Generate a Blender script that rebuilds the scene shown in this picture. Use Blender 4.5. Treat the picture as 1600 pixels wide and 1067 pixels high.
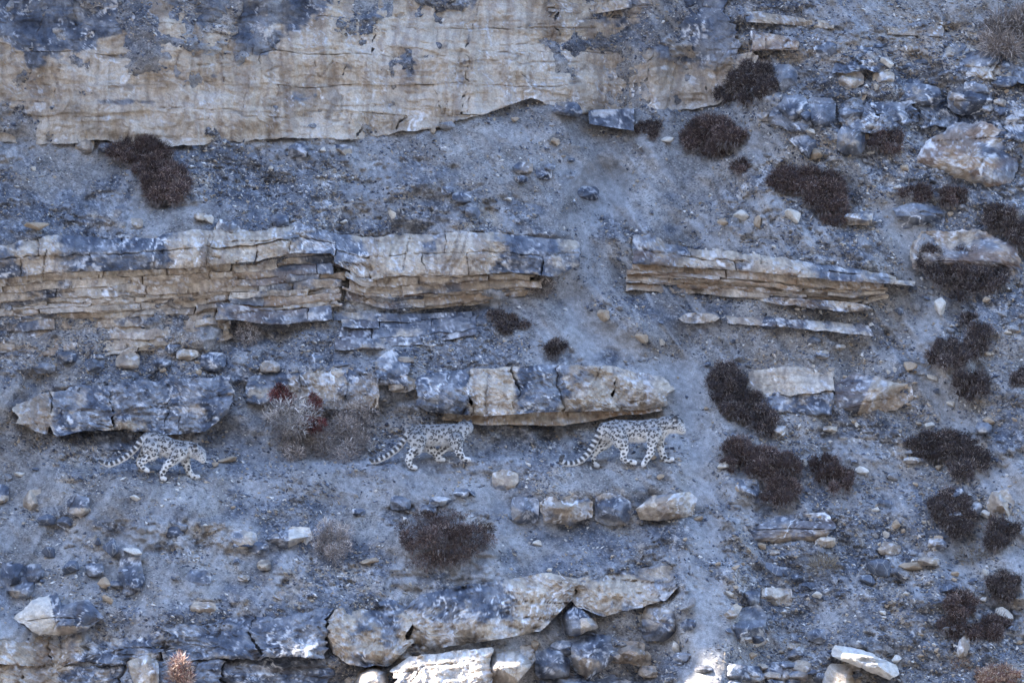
import bpy, bmesh, math, random
import numpy as np
from mathutils import Vector, Matrix
random.seed(7); RNG = np.random.default_rng(11)
for o in list(bpy.data.objects): bpy.data.objects.remove(o)
scene = bpy.context.scene
COL = scene.collection

# ------------------------------------------------------------------ camera, sky, sun, exposure
CAMD = 100.0                      # metres from the lens to the leopards' path
PXM = 120.0                       # photograph pixels per metre at that distance
cd = bpy.data.cameras.new('camera'); cam = bpy.data.objects.new('camera', cd); COL.objects.link(cam)
cam.location = (0, -CAMD, 0); cam.rotation_euler = (math.radians(90), 0, 0)
cd.sensor_width = 36; cd.lens = 36 * CAMD / (1600 / PXM); cd.clip_start = 1; cd.clip_end = 2000
scene.camera = cam
SUN_EL = math.radians(38); SUN_AZ = math.radians(4)     # azimuth: turned from the left (-X) towards the camera
sdir = Vector((-math.cos(SUN_AZ) * math.cos(SUN_EL), -math.sin(SUN_AZ) * math.cos(SUN_EL), math.sin(SUN_EL)))
w = bpy.data.worlds.new('World'); scene.world = w; w.use_nodes = True
wn = w.node_tree; bg = wn.nodes['Background']
sky = wn.nodes.new('ShaderNodeTexSky'); sky.sky_type = 'NISHITA'; sky.sun_disc = False
sky.sun_elevation = SUN_EL; sky.sun_rotation = math.atan2(sdir.x, sdir.y)
sky.altitude = 2500; sky.air_density = 1.0; sky.dust_density = 1.2; sky.ozone_density = .75
wn.links.new(sky.outputs[0], bg.inputs[0]); bg.inputs[1].default_value = 0.15
sl = bpy.data.lights.new('sun', 'SUN'); sl.energy = 2.0; sl.angle = math.radians(0.5); sl.color = (1.0, .93, .83)
so = bpy.data.objects.new('sun', sl); COL.objects.link(so)
so.rotation_euler = sdir.to_track_quat('Z', 'Y').to_euler()
vs_ = scene.view_settings; vs_.view_transform = 'Standard'; vs_.look = 'None'; vs_.gamma = 1; vs_.exposure = 3.24
scene.render.engine = 'CYCLES'

# ------------------------------------------------------------------ numpy noise
_T = [np.random.default_rng(100 + i).random((256, 256)) for i in range(24)]
def vn(x, y, s=0):
    x = np.asarray(x, float); y = np.asarray(y, float)
    xi = np.floor(x).astype(int); yi = np.floor(y).astype(int); fx = x - xi; fy = y - yi
    fx = fx * fx * (3 - 2 * fx); fy = fy * fy * (3 - 2 * fy); T = _T[s % 24]
    a = T[xi & 255, yi & 255]; b = T[(xi + 1) & 255, yi & 255]; c = T[xi & 255, (yi + 1) & 255]; d = T[(xi + 1) & 255, (yi + 1) & 255]
    return (a * (1 - fx) + b * fx) * (1 - fy) + (c * (1 - fx) + d * fx) * fy
def fbm(x, y, s=0, o=4, g=.5):
    r = 0; a = 1; t = 0
    for i in range(o):
        r = r + a * vn(x * 2 ** i + 17.3 * i, y * 2 ** i + 9.1 * i, s + i); t += a; a *= g
    return r / t - .5
def sst(a, b, x):
    t = np.clip((np.asarray(x, float) - a) / (b - a), 0, 1); return t * t * (3 - 2 * t)
def curve(*pts):
    p = np.array(pts, float); return lambda u: np.interp(u, p[:, 0], p[:, 1])
def linedist(U, V, pts):
    d = np.full(U.shape, 1e9)
    for (a, b), (c, e) in zip(pts[:-1], pts[1:]):
        dx, dy = c - a, e - b; t = np.clip(((U - a) * dx + (V - b) * dy) / (dx * dx + dy * dy), 0, 1)
        d = np.minimum(d, np.hypot(U - a - t * dx, V - b - t * dy))
    return d
def terr(n, k):                   # terraced noise: chipped plates
    q = n * k; f = np.floor(q); return (f + sst(.35, .65, q - f)) / k

def P(u, v, Y):                   # photograph pixel + depth -> world point
    k = (CAMD + Y) / CAMD / PXM
    return np.stack([(u - 800) * k, np.asarray(Y, float) + 0 * u, (533.5 - v) * k], -1)

# ------------------------------------------------------------------ mesh helpers
def mesh(name, verts, faces, mat=None, smooth=False, attrs=None):
    verts = np.ascontiguousarray(verts, dtype=np.float32); me = bpy.data.meshes.new(name)
    if isinstance(faces, np.ndarray):
        n = faces.shape[1]; m = len(faces)
        me.vertices.add(len(verts)); me.vertices.foreach_set('co', verts.ravel())
        me.loops.add(m * n); me.loops.foreach_set('vertex_index', faces.ravel().astype(np.int32))
        me.polygons.add(m); me.polygons.foreach_set('loop_start', np.arange(0, m * n, n, dtype=np.int32))
        me.update(calc_edges=True)
    else: me.from_pydata(verts.tolist(), [], faces)
    me.polygons.foreach_set('use_smooth', np.full(len(me.polygons), smooth))
    for k, a in (attrs or {}).items():
        a = np.asarray(a, np.float32)
        if a.ndim == 1: at = me.attributes.new(k, 'FLOAT', 'POINT'); at.data.foreach_set('value', a)
        else:
            if a.shape[1] == 3: a = np.hstack([a, np.ones((len(a), 1), np.float32)])
            at = me.attributes.new(k, 'FLOAT_COLOR', 'POINT'); at.data.foreach_set('color', a.ravel())
    if mat: me.materials.append(mat)
    me.validate(); me.update()
    return me
def link(name, me, parent=None):
    o = bpy.data.objects.new(name, me); COL.objects.link(o)
    if parent is not None: o.parent = parent
    return o
def tag(o, label=None, cat=None, group=None, kind=None):
    for k, v in (('label', label), ('category', cat), ('group', group), ('kind', kind)):
        if v: o[k] = v
    return o
def empty(name, loc, label, cat, group=None):
    o = bpy.data.objects.new(name, None); COL.objects.link(o); o.location = loc; o.empty_display_size = .1
    return tag(o, label, cat, group)

# ------------------------------------------------------------------ materials
def newmat(name):
    m = bpy.data.materials.new(name); m.use_nodes = True; nt = m.node_tree
    b = nt.nodes['Principled BSDF']; b.inputs['Roughness'].default_value = .9; b.inputs['Specular IOR Level'].default_value = .25
    return m, nt, b
class N:
    def __init__(s, nt): s.nt = nt; s.pos = s.node('ShaderNodeNewGeometry').outputs['Position']
    def node(s, t, **kw):
        n = s.nt.nodes.new(t)
        for k, v in kw.items(): setattr(n, k, v)
        return n
    def put(s, sock, v):
        if hasattr(v, 'links') or isinstance(v, bpy.types.NodeSocket): s.nt.links.new(v, sock)
        else: sock.default_value = v
    def noise(s, scale, det=5, rough=.55, dist=0, vec=None, out='Fac'):
        n = s.node('ShaderNodeTexNoise'); s.put(n.inputs['Vector'], vec or s.pos); n.inputs['Scale'].default_value = scale
        n.inputs['Detail'].default_value = det; n.inputs['Roughness'].default_value = rough; n.inputs['Distortion'].default_value = dist
        return n.outputs[out]
    def voro(s, scale, feature='F1', out='Distance', vec=None, rnd=1):
        n = s.node('ShaderNodeTexVoronoi', feature=feature); s.put(n.inputs['Vector'], vec or s.pos); n.inputs['Scale'].default_value = scale
        n.inputs['Randomness'].default_value = rnd
        return n.outputs[out]
    def map(s, sc, rot=(0, 0, 0), vec=None):
        n = s.node('ShaderNodeMapping'); s.put(n.inputs['Vector'], vec or s.pos); n.inputs['Scale'].default_value = sc; n.inputs['Rotation'].default_value = rot
        return n.outputs[0]
    def math(s, op, a, b=0, c=0):
        n = s.node('ShaderNodeMath', operation=op)
        for i, v in enumerate((a, b, c)):
            s.put(n.inputs[i], v)
        return n.outputs[0]
    def ss(s, x, a, b, lo=0, hi=1):
        n = s.node('ShaderNodeMapRange', interpolation_type='SMOOTHSTEP'); s.put(n.inputs[0], x)
        n.inputs[1].default_value = a; n.inputs[2].default_value = b; n.inputs[3].default_value = lo; n.inputs[4].default_value = hi
        return n.outputs[0]
    def mix(s, f, a, b, blend='MIX'):
        n = s.node('ShaderNodeMix', data_type='RGBA', blend_type=blend); s.put(n.inputs[0], f)
        for i, v in ((6, a), (7, b)):
            s.put(n.inputs[i], (*v, 1) if isinstance(v, tuple) and len(v) == 3 else v)
        return n.outputs[2]
    def ramp(s, f, *stops):
        n = s.node('ShaderNodeValToRGB'); e = n.color_ramp.elements; s.put(n.inputs[0], f)
        while len(e) < len(stops): e.new(.5)
        for el, (p, c) in zip(e, stops): el.position = p; el.color = (*c, 1)
        return n.outputs[0]
    def attr(s, name, out='Fac'): return s.node('ShaderNodeAttribute', attribute_name=name).outputs[out]
    def bump(s, b, h, strength=.5, dist=.02):
        n = s.node('ShaderNodeBump'); n.inputs['Strength'].default_value = strength; n.inputs['Distance'].default_value = dist
        s.put(n.inputs['Height'], h); s.nt.links.new(n.outputs[0], b.inputs['Normal'])

def rock_material():
    m, nt, b = newmat('weathered_rock'); n = N(nt); c = n.attr('col', 'Color')
    g = n.noise(38, 4, .72); c = n.mix(.38, c, n.ramp(g, (.3, (.2, .2, .2)), (.7, (.82, .82, .82))), 'OVERLAY')
    nt.links.new(c, b.inputs['Base Color']); n.bump(b, n.noise(20, 5, .7, .3), .6, .03)
    return m
def ground_material():
    m, nt, b = newmat('scree_ground'); n = N(nt); c = n.attr('col', 'Color'); dust = n.attr('dust')
    cell = n.voro(44, 'F1', 'Color', n.map((1, 1, 1.5))); s = n.node('ShaderNodeSeparateColor'); n.put(s.inputs[0], cell)
    k = n.math('SUBTRACT', 1, n.math('MULTIPLY', dust, .8))
    c = n.mix(n.math('MULTIPLY', n.ss(s.outputs[0], .86, .94, 0, .55), k), c, (.40, .38, .36))
    c = n.mix(n.math('MULTIPLY', n.ss(s.outputs[1], .76, .86, 0, .55), k), c, (.05, .052, .065))
    g = n.noise(55, 4, .75); c = n.mix(.5, c, n.ramp(g, (.3, (.2, .2, .2)), (.7, (.82, .82, .82))), 'OVERLAY')
    nt.links.new(c, b.inputs['Base Color']); n.bump(b, n.noise(34, 4, .75), .8, .03)
    return m
def attr_material(name, rough=.9, nscale=60, amt=.4, bump=.4):
    m, nt, b = newmat(name); n = N(nt); c = n.attr('col', 'Color'); b.inputs['Roughness'].default_value = rough
    g = n.noise(nscale, 5, .7); c = n.mix(amt, c, n.ramp(g, (.3, (.22, .22, .22)), (.7, (.85, .85, .85))), 'OVERLAY')
    nt.links.new(c, b.inputs['Base Color'])
    if bump: n.bump(b, n.noise(nscale * .6, 6, .7), bump, .015)
    return m
M_ROCK = rock_material(); M_GND = ground_material()
M_PEB = attr_material('gravel_stone'); M_TWIG = attr_material('dry_twigs', .85, 30, .4, 0); M_FUR = attr_material('fur', .95, 90, .25, 0)
def stone_material(name, c1, c2, vein):
    m, nt, b = newmat(name); n = N(nt)
    c = n.ramp(n.noise(9, 8, .68, .6), (.3, c1), (.68, c2))
    e = n.voro(7, 'DISTANCE_TO_EDGE', 'Distance', n.map((1.2, 1, .7), (0, .6, 0)))
    c = n.mix(n.math('MULTIPLY', n.ss(e, .04, .01), vein), c, (.55, .53, .5))
    g = n.noise(50, 5, .7); c = n.mix(.35, c, n.ramp(g, (.3, (.25, .25, .25)), (.7, (.85, .85, .85))), 'OVERLAY')
    nt.links.new(c, b.inputs['Base Color']); n.bump(b, n.noise(20, 8, .7, .4), .7, .025)
    return m
STONE = {'pale': stone_material('pale_cream_stone', (.36, .32, .27), (.62, .57, .50), 0),
         'tan': stone_material('tan_stone', (.24, .175, .115), (.42, .33, .24), .0),
         'grey': stone_material('grey_stone', (.13, .13, .14), (.29, .28, .275), .25),
         'slate': stone_material('slate_blue_stone', (.055, .065, .09), (.15, .165, .20), .35)}

# ------------------------------------------------------------------ kinds of rock, as colour over the surface (photograph px as the lattice)
def lerp3(t, *stops):
    ps = [p for p, _ in stops]; cs = np.array([c for _, c in stops]); return np.stack([np.interp(t, ps, cs[:, i]) for i in range(3)], -1)
def mix3(c, f, col): f = np.clip(f, 0, 1)[..., None]; return c * (1 - f) + np.array(col) * f
def rockcol(u, v, tan, vein, rust, sd=0, grain=1.):
    s = (sd % 50) * 13.7; u = u + s * 3
    wu = u + 30 * fbm(u / 36, v / 36, 3, 5, .6); wv = v + 26 * fbm(u / 34 + 50, v / 34, 5, 5, .6)
    t = sst(.38, .62, .5 + 1.2 * fbm(wu / 105, wv / 62, 2, 5, .6) + .75 * fbm(wu / 22, wv / 16, 10, 5, .65) + tan - .5)
    blue = lerp3(.5 + 1.3 * fbm(wu / 24, wv / 17, 7, 5, .62), (.1, (.034, .041, .060)), (.42, (.086, .096, .122)), (.62, (.160, .165, .184)), (.9, (.30, .295, .30)))
    tanc = lerp3(.5 + 1.3 * fbm(wu / 62, wv / 40, 9, 5, .62), (.05, (.16, .126, .098)), (.35, (.32, .258, .195)), (.55, (.42, .35, .275)), (.75, (.45, .385, .32)), (1, (.34, .30, .28)))
    st = fbm(wu / 6.5, wv / 65, 11, 4); tanc = mix3(tanc, sst(.03, .18, st) * .6, (.23, .185, .155)); tanc = mix3(tanc, sst(-.04, -.22, st) * .4, (.56, .47, .37))
    bd = fbm(wu / 130, v / 4.5, 13, 3); tanc = mix3(tanc, sst(.06, .26, bd) * .4, (.24, .18, .13))
    blue = mix3(blue, sst(.08, .3, st) * .45, (.27, .27, .28))
    c = blue * (1 - t[..., None]) + tanc * t[..., None]
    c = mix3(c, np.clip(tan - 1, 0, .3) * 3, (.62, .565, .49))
    c = mix3(c, rust * sst(-.15, .15, fbm(wu / 40, wv / 16, 15, 4)), (.255, .155, .085))
    vm = np.clip(vein, 0, 3)
    bl = sst(.20, .27, fbm(wu / 20, wv / 15, 17, 5, .62) + .35 * fbm(u / 70, v / 50, 4, 2) + .062 * vm - .02)
    c = mix3(c, bl * .8, (.55, .52, .50))
    ln = np.abs(fbm((wu + .5 * wv) / 30, (wv - .4 * wu) / 46, 19, 3)); mk = sst(.0, .10, fbm(u / 55 + 9, v / 45, 6, 3) + .11 * vm - .10)
    c = mix3(c, sst(.022, .006, ln) * mk * .95, (.68, .66, .65))
    l2 = np.abs(fbm((wu - .6 * wv) / 9, (wv + .5 * wu) / 17, 21, 2)); mk2 = sst(.02, .10, fbm(u / 24 + 31, v / 20, 8, 3) + .05 * vm - .06)
    c = mix3(c, sst(.04, .012, l2) * mk2 * .7, (.48, .48, .50))
    fl = sst(.20, .27, fbm(u / 6.5, v / 5, 12, 3) + .35 * fbm(u / 40, v / 30, 14, 2)); c = mix3(c, fl * .55 * grain, (.52, .51, .52))
    cr = sst(.016, .004, crackf(u, v)); c = mix3(c, cr * .5, (.09, .07, .06))
    g = fbm(u / 5, v / 4, 1, 3); return np.clip(c * (1 + .85 * g * (.25 + .75 * grain))[..., None], .01, .9)
def crackf(u, v):                  # distance-like field that is small along irregular fractures
    a = np.abs(fbm(u / 230, (v + 7 * fbm(u / 30, v / 60, 3, 3)) / 30, 20, 2, .4)) + .2 * sst(.05, -.03, fbm(u / 85, v / 40, 9, 3))
    b = np.abs(fbm((u + .25 * v + 7 * fbm(u / 40, v / 14, 5, 3)) / 44 + 7, v / 190, 22, 2, .4)) + .2 * sst(.12, .03, fbm(u / 70 + 9, v / 34, 11, 3))
    return np.minimum(a, b)

# ------------------------------------------------------------------ the shape of the mountainside
GS = 2.4; FU = np.arange(-60, 1662, GS); FV = np.arange(-60, 1130, GS)
GU, GV = np.meshgrid(FU, FV)
def grid_at(A, u, v):
    x = np.clip((np.asarray(u, float) - FU[0]) / GS, 0, len(FU) - 1.001); y = np.clip((np.asarray(v, float) - FV[0]) / GS, 0, len(FV) - 1.001)
    i = x.astype(int); j = y.astype(int); fx = x - i; fy = y - j
    return (A[j, i] * (1 - fx) + A[j, i + 1] * fx) * (1 - fy) + (A[j + 1, i] * (1 - fx) + A[j + 1, i + 1] * fx) * fy

CLIFF_BOT = curve((-80, 214), (0, 217), (60, 223), (150, 214), (270, 224), (330, 220), (450, 209), (560, 212), (690, 193), (740, 177), (830, 150), (880, 168), (930, 182), (990, 168), (1060, 170), (1120, 160), (1180, 112), (1215, 50), (1300, 20))
B_TOP = curve((-80, 384), (0, 380), (90, 368), (190, 374), (290, 360), (400, 357), (470, 348), (530, 366), (600, 370), (720, 361), (800, 366), (905, 378), (940, 400))
B_BOT = curve((-80, 560), (0, 562), (150, 560), (300, 548), (380, 530), (540, 490), (700, 486), (830, 478), (900, 450))
C_TOP = curve((970, 365), (1000, 362), (1060, 382), (1200, 400), (1300, 412), (1430, 436))
C_BOT = curve((970, 430), (1010, 452), (1150, 462), (1250, 478), (1360, 486), (1430, 446))
D_TOP = curve((-80, 612), (75, 610), (200, 598), (360, 586), (500, 572), (640, 585), (735, 574), (900, 572), (1060, 592), (1170, 575), (1300, 570), (1430, 588))
D_BOT = curve((-80, 672), (200, 676), (360, 674), (500, 642), (650, 650), (860, 655), (1050, 642), (1170, 640), (1300, 650), (1430, 645))
F_TOP = curve((-80, 960), (160, 950), (300, 962), (510, 945), (640, 912), (890, 896), (1060, 886), (1100, 920), (1660, 1010))
PATH = curve((-80, 752), (100, 742), (200, 742), (290, 747), (420, 735), (560, 730), (650, 728), (730, 720), (850, 726), (940, 727), (1050, 722), (1090, 720))
wl = sst(1230, 1060, GU)
S = .62 + (.98 - .62) * wl
def band(top, bot, u0, u1, val, soft=7):
    global S
    m = sst(-soft, soft, GV - top(GU)) * sst(soft, -soft, GV - bot(GU)) * sst(u0 - 25, u0 + 15, GU) * sst(u1 + 25, u1 - 15, GU)
    S = S + (val - S) * m
band(lambda u: u * 0 - 300, CLIFF_BOT, -300, 1180, .10); band(B_TOP, B_BOT, -300, 905, .16); band(C_TOP, C_BOT, 990, 1420, .15)
band(D_TOP, D_BOT, -300, 1040, .16); band(F_TOP, lambda u: u * 0 + 2000, -300, 1060, .22)
band(curve((780, 768), (1095, 768)), curve((780, 820), (1095, 815)), 795, 1085, .3)
tm = np.exp(-((GV - PATH(GU) + 6) / 9) ** 2) * sst(60, 130, GU) * sst(1120, 1070, GU)
S = S + (2.8 - S) * tm
D = -np.cumsum(S, 0) * GS / PXM
D -= D[int((700 - FV[0]) / GS)][None, :]
def blur_u(A, n):
    k = np.ones(2 * n + 1) / (2 * n + 1); Ap = np.pad(A, ((0, 0), (n, n)), mode='edge')
    cs = np.cumsum(np.pad(Ap, ((0, 0), (1, 0))), 1); return (cs[:, 2 * n + 1:] - cs[:, :-2 * n - 1]) / (2 * n + 1)
D = blur_u(blur_u(D, 8), 8)
D += .28 * fbm(GU / 260, GV / 260, 3, 3)
GULLY = [(945, 285), (915, 330), (905, 400), (895, 470), (930, 520), (1000, 560), (1065, 590), (1085, 660), (1095, 740), (1105, 830), (1112, 920), (1095, 1010), (1080, 1100)]
GULLY2 = [(1100, 640), (1130, 800), (1170, 900)]
TRACK = [(1395, 330), (1420, 390), (1445, 470), (1440, 560), (1480, 640), (1550, 740), (1640, 800)]
gd = linedist(GU, GV, GULLY); g2 = linedist(GU, GV, TRACK)
gw = 24 + 14 * fbm(GU / 60, GV / 60, 5, 2)
gm = np.exp(-(gd / gw) ** 2); gm2 = np.exp(-(g2 / (gw * .8)) ** 2)
D += .13 * gm + .10 * gm2
D -= .10 * np.exp(-((gd - 42) / 14) ** 2)                     # low levees beside the gully
_u = GU - .75 * GV; _v = GU * .75 + GV; big = .50 * fbm(GU / 135, GV / 95, 1, 3) + .30 * np.abs(fbm(_u / 85, _v / 420, 15, 2)) * sst(700, 1000, GU) + .22 * np.abs(fbm((GU + .55 * GV) / 80, (GV - .55 * GU) / 400, 17, 2)) * sst(900, 600, GU)
D += big * (1 - .85 * np.exp(-((GV - PATH(GU) + 25) / 45) ** 2) * sst(60, 130, GU) * sst(1140, 1080, GU))
D -= .34 * np.exp(-(((GU - 692) / 62) ** 2 + ((GV - 842) / 34) ** 2))        # earth mound under the sparse shrub
D -= .08 * sst(1036, 1080, GV + 40 * fbm(GU / 40, GU * 0, 4, 3)) * sst(960, 1040, GU) + .5 * sst(945, 1000, GV) * sst(70, 10, GU)
DB = D.copy()                                                  # smooth base used by rocks
# relief of the scree: lumps, rills running down the fall line, small ribs
ru = (GU - .75 * GV); rv = (GU * .75 + GV); ru2 = (GU + .55 * GV); rv2 = (GV - .55 * GU)
right = sst(520, 900, GU)
rill = (np.abs(fbm(ru / 34, rv / 330, 7, 3)) * right + np.abs(fbm(ru2 / 34, rv2 / 330, 9, 3)) * (1 - right))
relief = .20 * fbm(GU / 70, GV / 50, 10, 3) + .26 * rill + .10 * fbm(GU / 30, GV / 24, 4, 3) + .05 * fbm(GU / 9, GV / 8, 2, 3)
outc = sst(-.02, .08, fbm(GU / 120, GV / 70, 14, 3) + .14 * np.exp(-(((GU - 1380) / 260) ** 2 + ((GV - 110) / 100) ** 2)) + .07 * np.exp(-(((GU - 1380) / 220) ** 2 + ((GV - 860) / 130) ** 2)) + .07 * np.exp(-(((GU - 380) / 200) ** 2 + ((GV - 880) / 70) ** 2)))   # bedrock showing through the scree
relief += (.40 * terr(fbm(GU / 48, GV / 24, 12, 4), 7) + .05 * fbm(GU / 6, GV / 5, 16, 3)) * outc
D = D + relief * (1 - .65 * gm - .5 * gm2) * (1 - .55 * tm)

# leopards: paws (photograph px, lateral metres); the path is trodden level under each paw
LEO = {}
def zpt(x0, y0, k): return lambda zx, zy: (x0 + zx / k, y0 + zy / k)
z1 = zpt(140, 650, 7.619); z2 = zpt(560, 640, 7.619); z3 = zpt(860, 630, 6.667)
LEO[1] = dict(z=z1, k=7.619, paws=[(690, 662, -.07), (640, 640, .09), (885, 768, -.07), (1280, 748, .07)], c=(900, 730))
LEO[2] = dict(z=z2, k=7.619, paws=[(655, 712, -.07), (950, 612, .09), (1000, 618, .07), (1310, 612, -.07)], c=(950, 650))
LEO[3] = dict(z=z3, k=6.667, paws=[(490, 668, .09), (870, 634, -.08), (975, 655, -.07), (1250, 610, .08)], c=(900, 640))
for L in LEO.values():
    cu, cv = L['z'](*L['c']); L['Y'] = float(grid_at(DB, cu, PATH(cu) - 2)); L['u'] = cu; L['v'] = float(PATH(cu))
    for (zx, zy, yl) in L['paws']:
        pu, pv = L['z'](zx, zy); Y = L['Y'] + yl
        wgt = np.exp(-((GU - pu) / 13) ** 2 - ((GV - pv) / 5) ** 2)
        D = D + (Y + .012 - D) * np.clip(wgt * 1.2, 0, 1)
    for (zx, zy, yl) in L['paws']:
        pu, pv = L['z'](zx, zy); D = np.where((np.abs(GU - pu) < 15) & (GV < pv - 3) & (GV > pv - 34), np.maximum(D, L['Y'] + yl + .05), D)
    # keep the air round the body free of hillside
    u0, u1 = L['u'] - 100, L['u'] + 100
    free = sst(u0 - 20, u0 + 10, GU) * sst(u1 + 20, u1 - 10, GU) * sst(PATH(GU) - 6, PATH(GU) - 16, GV) * sst(PATH(GU) - 95, PATH(GU) - 75, GV)
    D = np.where(free > .02, np.maximum(D, L['Y'] + .17 * free + (1 - free) * -9), D)

# masks: kind of ground (slate chips, trodden dust, exposed tan rock)
def ell(cu, cv, ru_, rv_): return np.exp(-(((GU - cu) / ru_) ** 2 + ((GV - cv) / rv_) ** 2))
blue = .36 + .25 * fbm(GU / 140, GV / 90, 6, 3) * 2
for e in ((450, 300, 170, 55), (520, 555, 160, 55), (600, 690, 60, 60), (250, 590, 150, 50), (440, 790, 120, 70), (900, 40, 220, 60), (1400, 120, 200, 80), (1350, 880, 200, 100), (560, 900, 90, 60), (1180, 420, 120, 60), (220, 700, 90, 35), (330, 990, 160, 60), (225, 705, 100, 30), (650, 690, 100, 32), (970, 692, 110, 34)): blue += .38 * ell(*e)
for e in ((230, 340, 120, 40), (100, 800, 130, 60), (80, 260, 100, 40), (800, 250, 190, 60), (1000, 200, 110, 60), (820, 720, 160, 40), (680, 840, 90, 60), (1200, 560, 160, 50), (300, 890, 160, 60), (1270, 450, 120, 30)): blue -= .30 * ell(*e)
dust = np.clip(gm * 1.5 + gm2 * 1.1 + .8 * sst(.10, .02, rill) * sst(.0, .1, fbm(GU / 110, GV / 90, 18, 2)) + .7 * ell(920, 280, 70, 50) + .5 * ell(1250, 880, 80, 30) + .55 * ell(420, 720, 60, 50) + .55 * ell(690, 830, 45, 22) + .6 * sst(.06, .16, fbm(GU / 150, GV / 110, 19, 3)) + .5 * ell(650, 900, 70, 40) , 0, 1) * sst(-.3, .0, fbm(GU / 40, GV / 40, 8, 3))
tanm = np.clip(.8 * ell(1230, 600, 70, 25) + .5 * ell(1120, 60, 60, 60) + .4 * ell(1320, 85, 200, 22) + .3 * ell(250, 540, 150, 22), 0, 1)

def build_hillside():
    ext = 2.0 * np.cumsum(1.16 ** np.arange(1, 44))
    ext = ext[ext < 7000]
    us = np.concatenate([(FU[0] - ext)[::-1], FU, FU[-1] + ext]); vt = ext[ext < 4500]
    vv = np.concatenate([(FV[0] - vt)[::-1], FV, FV[-1] + ext[ext < 3500]])
    U, V = np.meshgrid(us, vv); Y = grid_at(D, U, V)
    Y = Y + np.clip(FV[0] - V, 0, None) / PXM * .42 - np.clip(V - FV[-1], 0, None) / PXM * .85
    off = np.clip(np.maximum(FU[0] - U, U - FU[-1]), 0, None) + np.clip(np.maximum(FV[0] - V, V - FV[-1]), 0, None)
    Y = Y + fbm(U / 300, V / 300, 2, 4) * 2.2 * sst(0, 900, off)
    nv, nu = U.shape; idx = np.arange(nu * nv).reshape(nv, nu)
    f = np.stack([idx[:-1, :-1], idx[1:, :-1], idx[1:, 1:], idx[:-1, 1:]], -1).reshape(-1, 4)
    co = P(U, V, Y).reshape(-1, 3)
    gb, gdu, gt = grid_at(blue, U, V), grid_at(dust, U, V), grid_at(tanm, U, V); wu = U + 20 * fbm(U / 40, V / 40, 3, 3); wv = V + 20 * fbm(U / 40 + 50, V / 40, 5, 3)
    t = sst(.34, .66, .5 + 1.2 * fbm(wu / 120, wv / 80, 2, 5, .6) + .6 * fbm(wu / 25, wv / 18, 10, 4, .6) + gb - .5)[..., None]
    earth = lerp3(.5 + 1.3 * fbm(wu / 34, wv / 26, 7, 5, .62), (.1, (.142, .130, .122)), (.5, (.242, .224, .210)), (.9, (.365, .345, .325)))
    slate = lerp3(.5 + 1.3 * fbm(wu / 16, wv / 12, 9, 5, .65), (.1, (.050, .058, .078)), (.5, (.122, .132, .158)), (.9, (.255, .26, .28)))
    c = earth * (1 - t) + slate * t; oc = grid_at(outc, U, V)
    c = c * (1 - .75 * oc[..., None]) + rockcol(U, V, .38 + gt * .5 + 0 * U, .5, gt * .3, 5) * .75 * oc[..., None]
    c = mix3(c, gdu * .92, (.32, .31, .306)); c = mix3(c, gt * sst(-.2, .1, fbm(wu / 50, wv / 30, 6, 4)), (.35, .27, .19))
    l2 = np.abs(fbm((wu - .6 * wv) / 10, (wv + .5 * wu) / 16, 21, 2)); c = mix3(c, sst(.03, .01, l2) * sst(.06, .14, fbm(U / 30 + 31, V / 24, 8, 3)) * .5 * (1 - gdu), (.42, .42, .43))
    c = np.clip(c * (1 + .9 * fbm(U / 5, V / 4, 1, 3))[..., None], .01, .9)
    me = mesh('hillside', co, f, M_GND, True, {'col': c.reshape(-1, 3), 'dust': gdu.ravel()})
    tag(link('hillside', me), kind='structure')
build_hillside()

def build_shadow_spur():                 # unseen rock spur added on the left to cast shade over the slope
    yn = -3.97; xs = np.linspace(-46, -16, 26); ys = np.concatenate([np.linspace(yn, yn + 6, 20), np.linspace(yn + 9, 45, 12)])
    x0, x1 = -16.0, -50.0
    zz = np.linspace(-40, 46, 90)
    # ring: back right -> nose -> back left
    ring = [(x0, 45), (x0, 20), (x0, 8), (x0, yn + 3), (x0, yn + .4), (x0 - .3, yn), (x0 - 3, yn + .8), (x0 - 10, yn + 3), (x0 - 22, yn + 8), (x1, yn + 18), (x1, 45)]
    ring = np.array(ring, float); V = []
    for k, z in enumerate(zz):
        for j, (x, y) in enumerate(ring):
            a = fbm(np.array(z / 3.0), np.array(j * .7), 5, 3) * 1.4; V.append((x + float(a) - .5, y + float(fbm(np.array(z / .9), np.array(j * .3), 8, 4)) * .9, z))
    n = len(ring); F = []
    for k in range(len(zz) - 1):
        for j in range(n): a = k * n + j; b_ = k * n + (j + 1) % n; F.append((a, b_, b_ + n, a + n))
    F.append(tuple(range((len(zz) - 1) * n, len(zz) * n))); F.append(tuple(range(n))[::-1])
    me = mesh('shadow_spur', np.array(V), F, M_ROCK, False, {'col': np.tile((.33, .28, .23), (len(V), 1))})
    tag(link('shadow_spur', me), kind='structure')
build_shadow_spur()

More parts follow.
